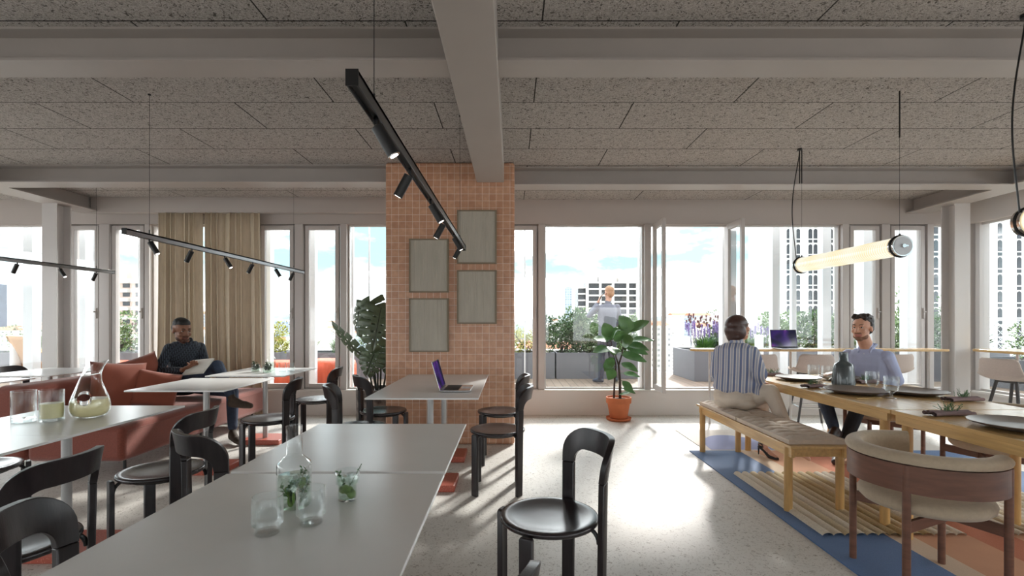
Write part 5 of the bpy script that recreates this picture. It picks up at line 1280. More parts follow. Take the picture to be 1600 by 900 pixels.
# white tower with arched windows on the right
def arched_tower(px0, px1, Y, cols, rowpx, y0, nrows, top_py, label, depth=14):
    xc = wx(px0, Y); root = empty('tower_block', (xc, Y, GZ), 0, label, 'building'); X = lambda px: wx(px, Y)-xc
    b = MB(); b.box(0, X(px1), 0, depth, 0, wz(top_py, Y)-GZ); b.build('walls', 'bwhite', root)
    b = MB(); w_, h = 0.36, 1.0
    poly = [(-w_, -h), (w_, -h), (w_, h*.55)]+[(w_*cos(t), h*.55+w_*1.1*sin(t)) for t in [pi*i/8 for i in range(1, 8)]]+[(-w_, h*.55)]
    b.prism(poly, (0, -0.12, 0)); b.box(-w_, w_, -0.12, 0, -h-0.85, -h-0.25)
    first = None
    for r in range(nrows):
        z = wz(y0+rowpx*r, Y)-GZ
        for px in cols:
            if first is None: o = first = b.build('window', 'bdark', root)
            else: o = first.copy(); COL.objects.link(o)
            o.parent = root; o.location = (X(px), 0.02, z)
    for r in range(nrows):
        z = wz(y0+rowpx*(r-0.45), Y)-GZ; s = MB(); s.box(0.3, X(px1)-0.3, -0.05, 0, z-0.04, z+0.04); s.build('floor_joint', 'roof', root)
    return root
arched_tower(1221, 1324, 100, [1232, 1247, 1266, 1274, 1281, 1298, 1312], 24, 341, 11, 300, 'tall white tower with dark arched windows behind the tube pendant')
arched_tower(1332, 1349, 118, [1335, 1343], 23, 345, 10, 300, 'narrow grey tower wing between the right hand posts')
arched_tower(1392, 1720, 88, [1410, 1435, 1462, 1490, 1542, 1562, 1592, 1622], 26.7, 330, 9, 280, 'broad white tower with arched windows at the right edge', 11)
# lattice screens along the right edge of the terrace
def lattice(x, y0, y1, z0, z1, label, n):
    root = empty('mesh_fence', (x, y0, z0), 0, label, 'fence'); b = MB(); L, H = y1-y0, z1-z0; step = 0.13
    k = -H
    while k < L:
        for sg in (1, -1):
            a, c = k, k+H
            s0, s1 = max(a, 0), min(c, L)
            if s1-s0 > 0.02:
                za, zb = (s0-a, s1-a) if sg > 0 else (H-(s0-a), H-(s1-a)); b.tube([(0, s0, za), (0, s1, zb)], 0.007, n=4)
        k += step
    b.build('mesh_panel', 'post', root)
    for y in (0, L/2, L): b = MB(); b.box(-.02, .02, y-.02, y+.02, 0, H+.02); b.build('post', 'post', root)
    b = MB(); b.box(-.02, .02, 0, L, H, H+.03); b.build('top_rail', 'post', root)
lattice(9.32, 1.0, 10.6, DZ, 1.30, 'white diamond mesh fence at the right edge of the terrace', 1)
# ------------------------------------------------------------------ people
def skin_mat(n, c): return mat(n, c, 0.5, var=0.05, scale=12)
class Body:
    """a figure laid out as tapered limbs, fused into one continuous skin"""
    def __init__(s): s.mb = MB(); s.seg = []
    def limb(s, a, b, r0, r1, mi):
        a, b = V(a), V(b); s.mb.ell(a, r0, n=14); s.mb.ell(b, r1, n=14); s.mb.cyl(a, b, r0, r1, n=14); s.seg.append((a, b, r0, r1, mi))
    def chain(s, pts, mi):
        for (a, r0), (b, r1) in zip(pts[:-1], pts[1:]): s.limb(a, b, r0, r1, mi)
    def blob(s, c, rx, ry, rz, R, mi):
        s.mb.ell(c, rx, ry, rz, R, 20); s.seg.append((V(c), V(c)+V((0, 0, 1e-4)), min(rx, ry, rz)*1.05, min(rx, ry, rz)*1.05, mi))
    def loft(s, rings, mi):
        """rings: centre, right vector (with half width), forward vector (with half depth)"""
        n = 20; v = []; f = []
        for c, rt, fw in rings:
            c, rt, fw = V(c), V(rt), V(fw)
            for i in range(n):
                a = 2*pi*i/n; ca, sa = cos(a), sin(a); q = lambda t: math.copysign(abs(t)**0.82, t)
                v.append(c+rt*q(ca)+fw*q(sa))
        for k in range(len(rings)-1): f += [(k*n+i, k*n+(i+1) % n, (k+1)*n+(i+1) % n, (k+1)*n+i) for i in range(n)]
        f.append(tuple(range(n-1, -1, -1))); f.append(tuple(range((len(rings)-1)*n, len(rings)*n))); s.mb.add(v, f)
        for (c0, r0, f0), (c1, r1, f1) in zip(rings[:-1], rings[1:]):
            for k in (-.5, 0, .5):
                s.seg.append((V(c0)+V(r0)*k, V(c1)+V(r1)*k, V(f0).length*1.0, V(f1).length*1.0, mi))
    def hand(s, wrist, d, palm_n, curl, mi, side=1, sc=1.0):
        """d: toward the fingertips, palm_n: out of the palm; side +-1 puts the thumb"""
        w, d, pn = V(wrist), V(d).normalized(), V(palm_n).normalized(); pn = (pn-d*pn.dot(d)).normalized(); x = d.cross(pn).normalized()*side
        R = Matrix((x, d, pn)).transposed()
        s.blob(w+d*0.050*sc, 0.038*sc, 0.052*sc, 0.015*sc, R, mi)
        for k, (off, L) in enumerate(((0.028, .070), (0.0095, .080), (-0.0095, .075), (-0.027, .058))):
            p = w+d*0.088*sc+x*off*sc; c = curl*(0.8+0.12*k); a = p
            dd = d
            for j in range(3):
                an = c*(j+0.6)*0.55; dd = (d*cos(an)+pn*sin(an)); q = a+dd*L*sc*(.42, .33, .25)[j]; s.limb(a, q, (.0088-.0008*j)*sc, (.0080-.0008*j)*sc, mi); a = q
        p = w+d*0.022*sc+x*0.030*sc; q = p+(d*0.55+x*0.75+pn*0.35).normalized()*0.042*sc; t = q+(d*0.9+x*0.2+pn*0.4).normalized()*0.034*sc
        s.limb(p, q, .0125*sc, .010*sc, mi); s.limb(q, t, .010*sc, .008*sc, mi)
    def head(s, c, fwd, up, h, skin, beard=None, lip=None, jaw=1.0):
        """c: centre of the head, h: head height"""
        c, f, u = V(c), V(fwd).normalized(), V(up).normalized(); r = f.cross(u).normalized(); u = r.cross(f).normalized()
        s.hf = (c, f, u, r, h); R = Matrix((r, f, u)).transposed(); k = h/0.235
        P = lambda x, y, z: c+r*x*k+f*y*k+u*z*k
        s.blob(P(0, -.012, .035), .073*k, .092*k, .082*k, R, skin)
        s.blob(P(0, .018, -.03), .060*k*jaw, .070*k, .078*k, R, skin)
        j = beard if beard is not None else skin
        s.blob(P(0, .050, -.088), .034*k*jaw, .030*k, .026*k, R, j)
        s.blob(P(.032*jaw, .028, -.068), .026*k, .040*k, .030*k, R, j); s.blob(P(-.032*jaw, .028, -.068), .026*k, .040*k, .030*k, R, j)
        s.limb(P(0, .080, .018), P(0, .100, -.018), .010*k, .0125*k, skin); s.limb(P(-.011, .090, -.022), P(.011, .090, -.022), .009*k, .009*k, skin)
        s.limb(P(-.033, .074, .030), P(.033, .074, .030), .0115*k, .0115*k, skin)
        for q in (-1, 1): s.blob(P(.038*q, .064, -.022), .020*k, .018*k, .020*k, R, skin)
        if beard is not None: s.limb(P(-.020, .0815, -.042), P(.020, .0815, -.042), .0050*k, .0050*k, beard)
        l = lip if lip is not None else skin
        s.limb(P(-.021, .079, -.053), P(.021, .079, -.053), .0065*k, .0065*k, l); s.limb(P(-.016, .080, -.061), P(.016, .080, -.061), .0070*k, .0070*k, l)
        for q in (-1, 1): s.blob(P(.074*q, -.006, -.002), .009*k, .017*k, .030*k, R, skin)
        return P
    def finish(s, name, mats, voxel=0.0055, parent=None, fix=None):
        o = s.mb.build(name, mats, None)
        for p in o.data.polygons: p.material_index = 0
        md = o.modifiers.new('r', 'REMESH'); md.mode = 'VOXEL'; md.voxel_size = voxel; md.use_smooth_shade = True
        m2 = o.modifiers.new('s', 'SMOOTH'); m2.factor = 0.5; m2.iterations = 3
        baked(o); me = o.data
        import numpy as np
        n = len(me.polygons); c = np.empty(n*3); me.polygons.foreach_get('center', c); c = c.reshape(-1, 3); best = np.full(n, 1e9); mi = np.zeros(n, int)
        for a, b_, r0, r1, m in s.seg:
            a, b_ = np.array(a), np.array(b_); d = b_-a; L = max(d @ d, 1e-12); t = np.clip(((c-a) @ d)/L, 0, 1)
            q = np.linalg.norm(c-(a+t[:, None]*d), axis=1)-(r0+(r1-r0)*t)
            k = q < best; best[k] = q[k]; mi[k] = m
        if fix: mi = fix(c, mi)
        me.polygons.foreach_set('material_index', mi.astype(np.int32)); me.polygons.foreach_set('use_smooth', [True]*n); me.update()
        o.parent = parent; return o
def eyes(P, f, u, r, parent, k, brow, lid='skin_light'):
    for q in (-1, 1):
        b = MB(); b.ell(P(.029*q, .0665, .014), .0115*k, n=14); e = b.build('eye', M['eye_white'], parent, smooth=True)
        b = MB(); b.ell(P(.029*q, .0752, .013), .0058*k, n=12); b.build('iris', M['iris'], e, smooth=True)
        b = MB(); b.tube([P(.014*q, .087, .032), P(.030*q, .086, .038), P(.046*q, .074, .033)], [.0028*k, .0038*k, .0022*k], n=6); b.build('eyebrow', brow, parent, smooth=True)
        b = MB(); b.tube([P(.016*q, .076, .0165), P(.029*q, .0785, .021), P(.043*q, .070, .0165)], [.0042*k]*3, n=6); b.build('eyelid', lid, parent, smooth=True)
M['eye_white'] = mat('eye white', (0.6, 0.58, 0.55), 0.2); M['iris'] = mat('dark iris', (0.02, 0.012, 0.008), 0.1)
M['hair_black'] = mat('black hair', (0.010, 0.008, 0.007), 0.6, var=0.4, scale=80, bump=0.6, bscale=200); M['hair_brown'] = mat('brown hair', srgb(66, 40, 34), 0.38, var=0.35, scale=30, stretch=(9, 9, 1), bump=0.3, bscale=60, coat=0.1)
M['hair_dark'] = mat('dark brown hair', srgb(40, 28, 24), 0.5, var=0.4, scale=50, bump=0.8, bscale=90); M['hair_sand'] = mat('sandy hair', srgb(172, 128, 96), 0.55, var=0.25, scale=60, bump=0.5, bscale=120)
def hair(blobs, name, m, parent, voxel=0.006, noise_amp=0.0, seed=0):
    b = MB(); 
    for c, rx, ry, rz, R in blobs: b.ell(c, rx, ry, rz, R, 20)
    o = b.build(name, m, None); md = o.modifiers.new('r', 'REMESH'); md.mode = 'VOXEL'; md.voxel_size = voxel; md.use_smooth_shade = True
    m2 = o.modifiers.new('s', 'SMOOTH'); m2.factor = 0.5; m2.iterations = 2; baked(o)
    if noise_amp:
        for v in o.data.vertices: v.co += v.co.normalized()*0+V((noise.noise(v.co*45+V((seed, 0, 0))), noise.noise(v.co*45+V((0, 9, 0))), noise.noise(v.co*45+V((0, 0, 5)))))*noise_amp
    o.data.polygons.foreach_set('use_smooth', [True]*len(o.data.polygons)); o.parent = parent; return o
def RM(r, f, u): return Matrix((r, f, u)).transposed()
def pattern_shirt(name, c1, c2, scale):
    m = bpy.data.materials.new(name); m.use_nodes = True; nt = m.node_tree; b = nt.nodes['Principled BSDF']; tc = N(nt, 'ShaderNodeTexCoord')
    mp = N(nt, 'ShaderNodeMapping'); mp.inputs['Rotation'].default_value = (0.6, 0.5, 0.785); nt.links.new(tc.outputs['Object'], mp.inputs['Vector'])
    wv = N(nt, 'ShaderNodeTexBrick', offset=0.5); wv.inputs['Scale'].default_value = 1.0; nt.links.new(mp.outputs[0], wv.inputs['Vector'])
    wv.inputs['Brick Width'].default_value = 0.030; wv.inputs['Row Height'].default_value = 0.016; wv.inputs['Mortar Size'].default_value = 0.0042
    wv.inputs['Mortar'].default_value = tuple(c1)+(1,); wv.inputs['Color1'].default_value = tuple(c2)+(1,); wv.inputs['Color2'].default_value = tuple(c2)+(1,)
    nt.links.new(wv.outputs['Color'], b.inputs['Base Color']); b.inputs['Roughness'].default_value = 0.85; return m
def stripe_mat(name, cols, scale, rotz):
    m = bpy.data.materials.new(name); m.use_nodes = True; nt = m.node_tree; b = nt.nodes['Principled BSDF']; tc = N(nt, 'ShaderNodeTexCoord')
    mp = N(nt, 'ShaderNodeMapping'); mp.inputs['Rotation'].default_value = (0, 0, rotz); nt.links.new(tc.outputs['Object'], mp.inputs['Vector'])
    wv = N(nt, 'ShaderNodeTexWave', wave_type='BANDS', bands_direction='X'); wv.inputs['Scale'].default_value = scale; wv.inputs['Distortion'].default_value = 0.12; wv.inputs['Detail Scale'].default_value = 2.0
    nt.links.new(mp.outputs[0], wv.inputs['Vector']); r = ramp(nt, wv.outputs['Fac'], cols); nt.links.new(r.outputs[0], b.inputs['Base Color']); b.inputs['Roughness'].default_value = 0.8
    n2 = N(nt, 'ShaderNodeTexNoise', i_Scale=14.0); nt.links.new(tc.outputs['Object'], n2.inputs['Vector']); bp = N(nt, 'ShaderNodeBump'); bp.inputs['Strength'].default_value = 0.5; bp.inputs['Distance'].default_value = 0.02
    nt.links.new(n2.outputs['Fac'], bp.inputs['Height']); nt.links.new(bp.outputs[0], b.inputs['Normal']); return m
M['jeans'] = mat('dark jeans', srgb(54, 66, 86), 0.85, var=0.2, scale=14, bump=0.4, bscale=30); M['jeans_black'] = mat('black jeans', srgb(26, 28, 34), 0.85, var=0.2, scale=14, bump=0.3, bscale=30)
M['boot'] = mat('brown suede shoe', srgb(70, 58, 48), 0.8, var=0.15, scale=20); M['shoe_brown'] = mat('dark brown shoe', srgb(50, 32, 28), 0.45)
M['skin_dark'] = skin_mat('dark skin', srgb(134, 92, 70)); M['skin_light'] = skin_mat('light skin', srgb(206, 156, 132)); M['beard'] = mat('stubble', srgb(132, 96, 78), 0.8, var=0.2, scale=120)
M['lips'] = mat('lips', srgb(176, 112, 100), 0.45); M['lips_dark'] = mat('dark lips', srgb(104, 62, 52), 0.5)
def foot(B, ankle, d, up, mi, L=0.20, sole=None):
    a, d, up = V(ankle), V(d).normalized(), V(up).normalized(); s = d.cross(up)
    B.limb(a, a-up*0.035-d*0.02, .040, .038, mi); B.limb(a-up*0.045-d*0.03, a-up*0.052+d*L*.55, .034, .038, mi); B.limb(a-up*0.052+d*L*.55, a-up*0.062+d*L*.80, .038, .028, mi); B.limb(a, a-up*0.045+d*L*.4, .036, .034, mi)

# ---- man reading on the sofa
root = empty('person', (-3.55, 5.4, 0.44), 0, 'man in a dark patterned shirt and jeans reading on the terracotta sofa', 'person')
B = Body(); O = V((-3.55, 5.4, 0.44)); G = lambda x, y, z: V((x, y, z))-O
f = V((0.80, -0.60, 0)); r = V((-0.60, -0.80, 0)); u = V((0, 0, 1))      # facing right and toward the viewer
hip = G(-3.58, 5.45, 0.56)
B.loft([(hip-u*0.03, r*.155, f*.115), (hip+u*0.08-f*.01, r*.150, f*.110), (hip+u*.20-f*.03, r*.148, f*.105), (hip+u*.33-f*.035, r*.168, f*.112), (hip+u*.43-f*.03, r*.170, f*.100), (hip+u*.485-f*.015, r*.11, f*.07)], 1)
B.blob(hip-f*0.02-u*0.02, .165, .135, .09, RM(r, f, u), 2)
neck = hip+u*.50-f*.005; hc = G(wx(284, 5.38), 5.38, 1.165)
B.limb(neck-u*0.03, hc-u*.08-f*.0, .056, .050, 0)
hf = (f*0.93+r*(-0.12)-u*0.22).normalized(); P = B.head(hc, hf, u, 0.262, 0, beard=4, lip=3)
hcc, ff, uu, rr, hh = B.hf
shR = neck+r*.150-u*.085-f*.01; shL = neck-r*.150-u*.085-f*.01
# the shoulder on the picture's left is his right
elR = G(-3.70, 5.20, 0.735); wrR = G(-3.385, 5.115, 0.765)
elL = G(-3.38, 5.50, 0.76); wrL = G(-3.30, 5.20, 0.80)
B.chain([(shR, .055), ((shR+elR)/2, .050), (elR, .046), ((elR*.35+wrR*.65), .040), (elR*.12+wrR*.88, .033)], 1); B.limb(elR*.12+wrR*.88, wrR, .027, .024, 0)
B.chain([(shL, .055), ((shL+elL)/2, .049), (elL, .043), (elL*.2+wrL*.8, .036)], 1); B.limb(elL*.2+wrL*.8, wrL, .027, .024, 0)
B.hand(wrR, (0.8, -0.1, 0.35), (-.1, .4, .9), 0.9, 0, side=-1); B.hand(wrL, (0.3, -.75, .15), (.1, -.3, .9), 0.8, 0, side=1)
# legs: left leg on the floor, right leg crossed over
hipL = hip-r*.09+f*.03; kneeL = G(-2.98, 5.30, .515); ankL = G(-2.90, 5.16, .105)
B.chain([(hipL, .095), ((hipL+kneeL)/2, .080), (kneeL, .060), ((kneeL*.65+ankL*.35), .058), (ankL*.85+kneeL*.15, .046)], 2)
hipR = hip+r*.09+f*.03; kneeR = G(-3.07, 5.18, .80); ankR = G(-2.82, 5.02, .475)
B.chain([(hipR, .098), ((hipR+kneeR)/2, .084), (kneeR, .062), (kneeR*.65+ankR*.35, .058), (ankR*.85+kneeR*.15, .046)], 2)
B.limb(ankR*.9+kneeR*.1, ankR, .036, .036, 5); foot(B, ankR, (0.93, -0.2, 0.02), (-.2, 0, 1), 5, 0.24)
B.limb(ankL, ankL-u*.01, .036, .036, 5); foot(B, ankL, (0.72, -0.69, 0.0), (0, 0, 1), 5, 0.24)
B.finish('body', [M['skin_dark'], pattern_shirt('dark patterned shirt', srgb(34, 38, 46), srgb(72, 82, 94), 46), M['jeans'], M['lips_dark'], mat('short beard', srgb(78, 50, 38), .8), M['boot']], parent=root)
eyes(P, ff, uu, rr, root, 1.03, 'hair_black', 'skin_dark')
k = hh/.235; hair([(P(0, -.020, .058), .0725*k, .088*k, .068*k, RM(rr, ff, uu)), (P(0, -.048, .02), .070*k, .062*k, .078*k, RM(rr, ff, uu)), (P(0, .02, .078), .058*k, .050*k, .044*k, RM(rr, ff, uu))], 'hair', 'hair_black', root)
b = MB(); b.tube([neck+f*.085-u*.045, neck+f*.055-r*.045-u*.01, neck+f*.0-r*.060+u*.012, neck-f*.045+u*.028, neck+f*.0+r*.060+u*.012, neck+f*.055+r*.045-u*.01, neck+f*.085-u*.045], .012, n=8); b.build('collar', pattern_shirt('dark collar', srgb(34, 38, 46), srgb(60, 68, 80), 46), root, smooth=True)
bk = empty('magazine', (-3.22, 5.10, 0.80), 0, 'pale magazine held open by the man on the sofa', 'magazine')
b = MB(); ax = V((.92, -.25, .10)).normalized(); ay = V((.25, .62, .62)).normalized(); ay = (ay-ax*ay.dot(ax)).normalized()
b.obox((0, 0, 0), ax*.135, ay*.10, ax.cross(ay)*.003); b.obox((0, 0, 0.006), ax*.130, ay*.096, ax.cross(ay)*.003); b.build('pages', mat('paper', srgb(224, 222, 214), .6), bk)
b = MB(); b.obox(ax.cross(ay)*-0.005, ax*.138, ay*.103, ax.cross(ay)*.001); b.build('cover', mat('magazine cover', srgb(180, 182, 178), .35), bk)

# ---- woman on the bench, seen from behind
O = V((2.02, 4.42, 0.50)); root = empty('person', O, 0, 'woman in a blue and white striped blouse and pale trousers on the oak bench', 'person'); G = lambda x, y, z: V((x, y, z))-O
B = Body(); f = V((0.62, 0.785, 0)).normalized(); r = V((f.y, -f.x, 0)); u = V((0, 0, 1)); hip = G(2.00, 4.42, .60)
B.loft([(hip+u*.045, r*.176, f*.135), (hip+u*.08, r*.190, f*.140), (hip+u*.13, r*.182, f*.130), (hip+u*.22-f*.005, r*.160, f*.108), (hip+u*.34, r*.165, f*.100), (hip+u*.43, r*.155, f*.090), (hip+u*.475+f*.01, r*.095, f*.06)], 1)
B.blob(hip-u*.0-f*.02, .185, .155, .105, RM(r, f, u), 2); B.blob(hip-u*.045+r*.075-f*.04, .10, .11, .06, RM(r, f, u), 2); B.blob(hip-u*.045-r*.075-f*.04, .10, .11, .06, RM(r, f, u), 2)
neck = hip+u*.485+f*.01; hc = G(wx(1154, 4.47), 4.47, 1.205)
B.limb(neck-u*.03, hc-u*.07, .046, .043, 0)
hf = (V((0.97, 0.10, 0.12))).normalized(); P = B.head(hc, hf, u, 0.225, 0, lip=3, jaw=.93); hcc, ff, uu, rr, hh = B.hf
shR = neck+r*.138-u*.085; shL = neck-r*.138-u*.085
elR = G(2.13, 4.24, .82); wrR = G(2.15, 4.33, .742); elL = G(1.86, 4.52, .80); wrL = G(2.16, 4.66, .70)
B.chain([(shR, .052), ((shR+elR)/2, .056), (elR, .056), ((elR*.3+wrR*.7), .052), (elR*.15+wrR*.85, .044)], 1); B.limb(elR*.15+wrR*.85, wrR, .024, .022, 0); B.hand(wrR, (.7, -.1, -.1), (-.1, .1, -1), .7, 0, side=-1, sc=.85)
B.chain([(shL, .052), ((shL+elL)/2, .055), (elL, .054), ((elL*.3+wrL*.7), .048)], 1); B.limb(elL*.2+wrL*.8, wrL, .024, .022, 0); B.hand(wrL, (.7, .3, -.3), (0, 0, -1), .7, 0, side=1, sc=.9)
hipR = hip+r*.085+f*.05-u*.01; hipL = hip-r*.085+f*.05-u*.01
kneeR = G(2.195, 4.20, .672); ankR = G(2.265, 4.03, .34)          # crossed over
kneeL = G(2.38, 4.70, .50); ankL = G(2.36, 4.66, .13)
B.chain([(hipR, .105), (hipR*.5+kneeR*.5, .090), (kneeR, .066), (kneeR*.6+ankR*.4, .058), (kneeR*.2+ankR*.8, .046)], 2); B.limb(ankR*.8+kneeR*.2, ankR, .030, .026, 0)
B.chain([(hipL, .100), (hipL*.5+kneeL*.5, .085), (kneeL, .062), (kneeL*.6+ankL*.4, .055), (kneeL*.25+ankL*.75, .046)], 2); B.limb(ankL*.75+kneeL*.25, ankL, .028, .024, 0)
def bare_foot(B, a, d):
    d = V(d).normalized(); B.limb(a, a+d*.03-u*.02, .024, .026, 0); B.limb(a-u*.02-d*.02, a-u*.085+d*.10, .022, .026, 0); B.limb(a-u*.085+d*.10, a-u*.098+d*.15, .026, .015, 0)
def hem(c, mi):
    import numpy as np
    near = np.hypot(c[:, 0]-hip.x, c[:, 1]-hip.y) < 0.23; wob = 0.152+0.006*np.sin(c[:, 0]*60)+0.005*np.cos(c[:, 1]*47)
    mi = mi.copy(); mi[(mi == 2) & near & (c[:, 2] > wob)] = 1; mi[(mi == 1) & near & (c[:, 2] < wob)] = 2; return mi
bare_foot(B, ankL, (0.35, -0.93, 0)); bare_foot(B, ankR, (0.6, -0.5, -.4))
B.finish('body', [M['skin_light'], stripe_mat('striped blouse', [(0.22, srgb(112, 124, 158)), (0.42, srgb(222, 216, 212)), (0.72, srgb(206, 202, 204)), (0.90, srgb(160, 166, 186))], 6.4, radians(38)), mat('ecru trousers', srgb(214, 202, 188), 0.85, var=.04, scale=14, bump=.3, bscale=25), M['lips']], parent=root, fix=hem)
eyes(P, ff, uu, rr, root, .95, 'hair_brown'); k = hh/.235
Rm = RM(rr, ff, uu)
hair([(P(0, -.018, .045), .090*k, .104*k, .088*k, Rm), (P(0, -.046, -.012), .092*k, .086*k, .105*k, Rm), (P(0, -.055, -.070), .084*k, .062*k, .062*k, Rm), (P(.068, -.020, -.025), .026*k, .052*k, .075*k, Rm), (P(-.068, -.020, -.025), .026*k, .052*k, .075*k, Rm)], 'hair', 'hair_brown', root)
b = MB(); b.tube([neck+f*.06-u*.035, neck+f*.02+r*.05-u*.01, neck-f*.03+r*.035+u*.003, neck-f*.045+u*.005, neck-f*.03-r*.035+u*.003, neck+f*.02-r*.05-u*.01, neck+f*.06-u*.035], .014, n=8); b.build('collar', stripe_mat('collar stripes', [(0.3, srgb(150, 160, 190)), (0.7, srgb(220, 216, 214))], 10, 0), root, smooth=True)
def heel(ank, d, name='high_heel'):
    d = V(d).normalized(); s = V((-d.y, d.x, 0)); b = MB()
    b.tube([ank-d*.035-u*.005, ank-d*.045-u*.06, ank-d*.045-u*(ank+O).z+u*0.001], [.012, .008, .005], n=8)
    b.tube([ank-d*.03-u*.035, ank+d*.03-u*.065, ank+d*.10-u*.112, ank+d*.165-u*.117], [.026, .025, .031, .018], n=12)
    for z in (0, .028, -.03): b.tube([ank-u*(.005-z)+s*.031*cos(t)+d*.034*sin(t) for t in [2*pi*i/16 for i in range(17)]], .0065, n=6)
    for q in (-1, 1): b.tube([ank+s*.03*q, ank+d*.045-u*.045+s*.01*q, ank+d*.08-u*.075-s*.022*q], .006, n=6)
    return b.build(name, 'black', root, smooth=True)
heel(ankL, (0.35, -0.93, 0))

# ---- bearded man across the table
O = V((3.36, 4.52, 0.46)); root = empty('person', O, 0, 'bearded man in a light blue shirt sitting at the oak dining table', 'person'); G = lambda x, y, z: V((x, y, z))-O
B = Body(); f = V((-0.82, -0.57, 0)).normalized(); r = V((-f.y*-1, -f.x, 0)) ; r = f.cross(V((0, 0, 1))).normalized(); u = V((0, 0, 1)); hip = G(3.275, 4.53, .545)
B.loft([(hip-u*.03, r*.155, f*.115), (hip+u*.08, r*.150, f*.110), (hip+u*.20, r*.152, f*.108), (hip+u*.33+f*.025, r*.166, f*.110), (hip+u*.42+f*.04, r*.160, f*.098), (hip+u*.475+f*.05, r*.10, f*.065)], 1)
B.blob(hip-u*.02, .160, .13, .085, RM(r, f, u), 2)
neck = hip+u*.50+f*.055; hc = G(wx(1347, 4.44), 4.44, 1.205)
B.limb(neck-u*.05-f*.02, hc-u*.07-f*.01, .056, .053, 0); hf = V((-0.86, -0.52, -.04)).normalized(); P = B.head(hc, hf, u, 0.235, 0, beard=4, lip=3); hcc, ff, uu, rr, hh = B.hf
shR = neck+r*.150-u*.095; shL = neck-r*.150-u*.095
elR = G(3.19, 4.68, .765); wrR = G(3.03, 4.60, .790); elL = G(3.40, 4.36, .745); wrL = G(3.21, 4.36, .650)
B.chain([(shR, .060), ((shR+elR)/2, .052), (elR, .044), (elR*.2+wrR*.8, .036)], 1); B.limb(elR*.2+wrR*.8, wrR, .027, .024, 0); B.hand(wrR, (-1, -.2, -.05), (0, 0, -1), .4, 0, side=1)
B.chain([(shL, .060), ((shL+elL)/2, .053), (elL, .045), (elL*.2+wrL*.8, .036)], 1); B.limb(elL*.2+wrL*.8, wrL, .027, .024, 0); B.hand(wrL, (-.9, -.3, -.05), (0, 0, -1), .4, 0, side=-1)
hipR = hip+r*.09+f*.03; hipL = hip-r*.09+f*.03
kneeR = G(2.93, 4.64, .53); ankR = G(2.88, 4.42, .30); kneeL = G(3.05, 4.36, .51); ankL = G(2.98, 4.48, .095)
B.chain([(hipR, .092), ((hipR+kneeR)/2, .080), (kneeR, .060), (kneeR*.65+ankR*.35, .056), (kneeR*.12+ankR*.88, .048)], 2)
B.chain([(hipL, .092), ((hipL+kneeL)/2, .080), (kneeL, .060), (kneeL*.65+ankL*.35, .058), (kneeL*.12+ankL*.88, .046)], 5)
foot(B, ankR, (-.85, -.35, -.25), (-.3, 0, 1), 6, 0.22); foot(B, ankL, (-.75, -.66, 0), (0, 0, 1), 6, 0.23)
B.finish('body', [M['skin_light'], mat('light blue shirt', srgb(172, 180, 212), 0.8, var=.05, scale=10, bump=.7, bscale=16), M['jeans'], M['lips'], M['beard'], M['jeans_black'], M['shoe_brown']], parent=root)
eyes(P, ff, uu, rr, root, 1.0, 'hair_dark'); k = hh/.235; Rm = RM(rr, ff, uu); rd = random.Random(5)
hair([(P(0, -.028, .060), .078*k, .090*k, .072*k, Rm), (P(0, -.055, .015), .074*k, .058*k, .080*k, Rm), (P(.069, -.018, .03), .015*k, .030*k, .045*k, Rm), (P(-.069, -.018, .03), .015*k, .030*k, .045*k, Rm)]
     + [(P(rd.uniform(-.05, .05), rd.uniform(-.06, .055), .105+rd.uniform(-.01, .012)), .020, .020, .016, Rm) for _ in range(26)], 'hair', 'hair_dark', root, noise_amp=.006)
sh = mat('shirt collar', srgb(182, 190, 220), .8)
for q in (-1, 1):
    b = MB(); b.tube([neck-f*.065+u*.02, neck-f*.03+r*.056*q+u*.012, neck+f*.035+r*.048*q-u*.015, neck+f*.075+r*.045*q-u*.055], [.012, .013, .013, .006], n=8); b.build('collar', sh, root, smooth=True)
b = MB(); 
for i in range(5): p = neck+f*(.075-.010*i)-u*(.07+.07*i); b.cyl(p, p+f*.004, .005, n=10)
b.build('buttons', mat('shirt buttons', srgb(220, 220, 226), .4), root)

# ---- man on the phone outside, seen from behind
O = V((1.72, 9.05, DZ)); root = empty('person', O, 0, 'man in a grey sweater seen from behind, phoning on the terrace', 'person'); G = lambda x, y, z: V((x, y, z))-O
B = Body(); f = V((-0.15, 0.99, 0)).normalized(); r = f.cross(V((0, 0, 1))).normalized(); hip = G(1.75, 9.05, DZ+.93)
B.loft([(hip-u*.08, r*.165, f*.115), (hip+u*.05, r*.160, f*.112), (hip+u*.18, r*.160, f*.108), (hip+u*.33, r*.178, f*.115), (hip+u*.44, r*.182, f*.105), (hip+u*.505, r*.12, f*.075)], 1)
B.blob(hip-u*.08, .155, .12, .11, RM(r, f, u), 2)
neck = hip+u*.52; hc = G(wx(952, 9.05), 9.07, wz(457.5, 9.05)+.0)
B.limb(neck-u*.04, hc-u*.07, .056, .054, 0); P = B.head(hc, (-.35, .93, .02), (-.06, 0, 1), .24, 0); hcc, ff, uu, rr, hh = B.hf
shL = neck-r*.185-u*.07; shR = neck+r*.185-u*.07
elL = G(1.42, 9.08, wz(493, 9.05)); wrL = G(1.60, 9.10, wz(471, 9.05)); elR = G(2.0, 9.15, DZ+1.12); wrR = G(1.92, 9.35, DZ+1.02)
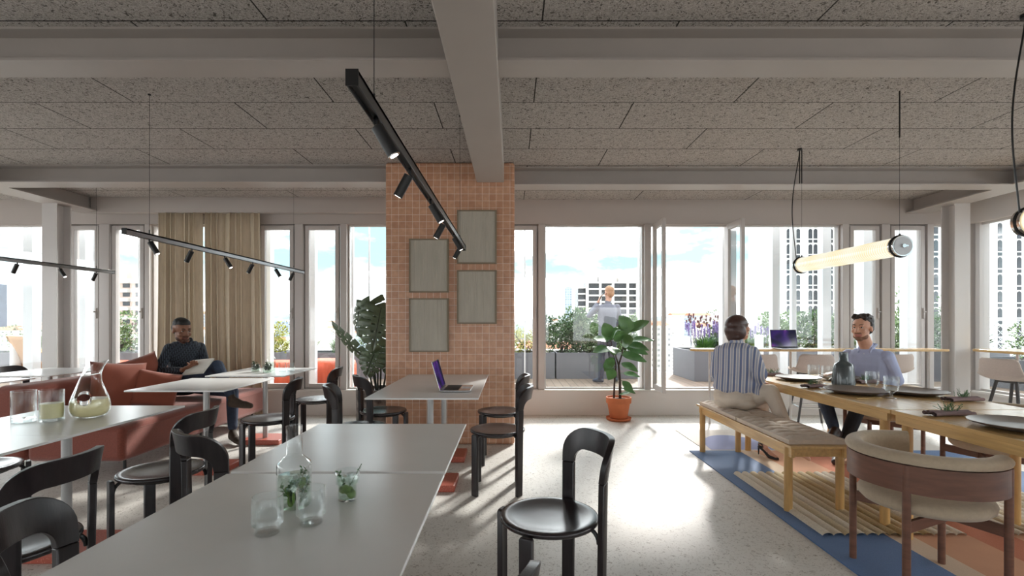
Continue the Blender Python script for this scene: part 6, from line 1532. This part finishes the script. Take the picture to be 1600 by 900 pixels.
B.chain([(shL, .058), ((shL+elL)/2, .052), (elL, .047), (elL*.2+wrL*.8, .038)], 1); B.limb(elL*.2+wrL*.8, wrL, .027, .025, 0); B.hand(wrL, (.35, 0.05, 1), (.9, -.1, -.3), .9, 0, side=1)
B.chain([(shR, .064), ((shR+elR)/2, .055), (elR, .047), (elR*.2+wrR*.8, .038)], 1); B.limb(elR*.2+wrR*.8, wrR, .027, .025, 0); B.hand(wrR, (-.3, .8, -.4), (-1, 0, 0), .8, 0, side=1)
for s, ax_, ay_ in ((-1, 1.62, 8.98), (1, 1.93, 9.15)):
    hp = hip+r*.085*s-u*.09; kn = G(hp.x+O.x-.02*(s < 0), 9.06, DZ+.50); an = G(ax_, ay_, DZ+.10)
    B.chain([(hp, .095), ((hp+kn)/2, .082), (kn, .064), (kn*.6+an*.4, .060), (an, .050)], 2); foot(B, an, (-.5, .8, 0) if s < 0 else (.3, .9, 0), (0, 0, 1), 3, .24)
B.finish('body', [M['skin_light'], mat('grey sweater', srgb(120, 120, 132), .9, var=.04, scale=12, bump=.4, bscale=60), mat('grey trousers', srgb(70, 70, 82), .85, var=.05, scale=10, bump=.3), mat('grey sneakers', srgb(70, 76, 90), .6)], voxel=.007, parent=root)
Rm = RM(rr, ff, uu); k = hh/.235
hair([(P(0, -.022, .055), .079*k, .094*k, .078*k, Rm), (P(0, -.055, -.005), .070*k, .056*k, .080*k, Rm)], 'hair', 'hair_sand', root, noise_amp=.003)
b = MB(); b.tube([wrL+V((-.03*cos(t), .03*sin(t), -.03)) for t in [2*pi*i/14 for i in range(15)]], .007, n=6); b.build('wristwatch', 'black', root, smooth=True)
pc = V((wx(940, 9.05), 9.07, wz(463, 9.05))); b = MB(); ph = V((.42, .1, .9)).normalized(); sd = V((0, 1, -.1)).normalized(); b.obox((0, 0, 0), ph*.075, sd*.036, ph.cross(sd)*.004)
po_ = b.build('smartphone', 'black', None, bevel=.003); po_.location = pc; tag(po_, 'dark smartphone held to the ear by the man on the terrace', 'phone')
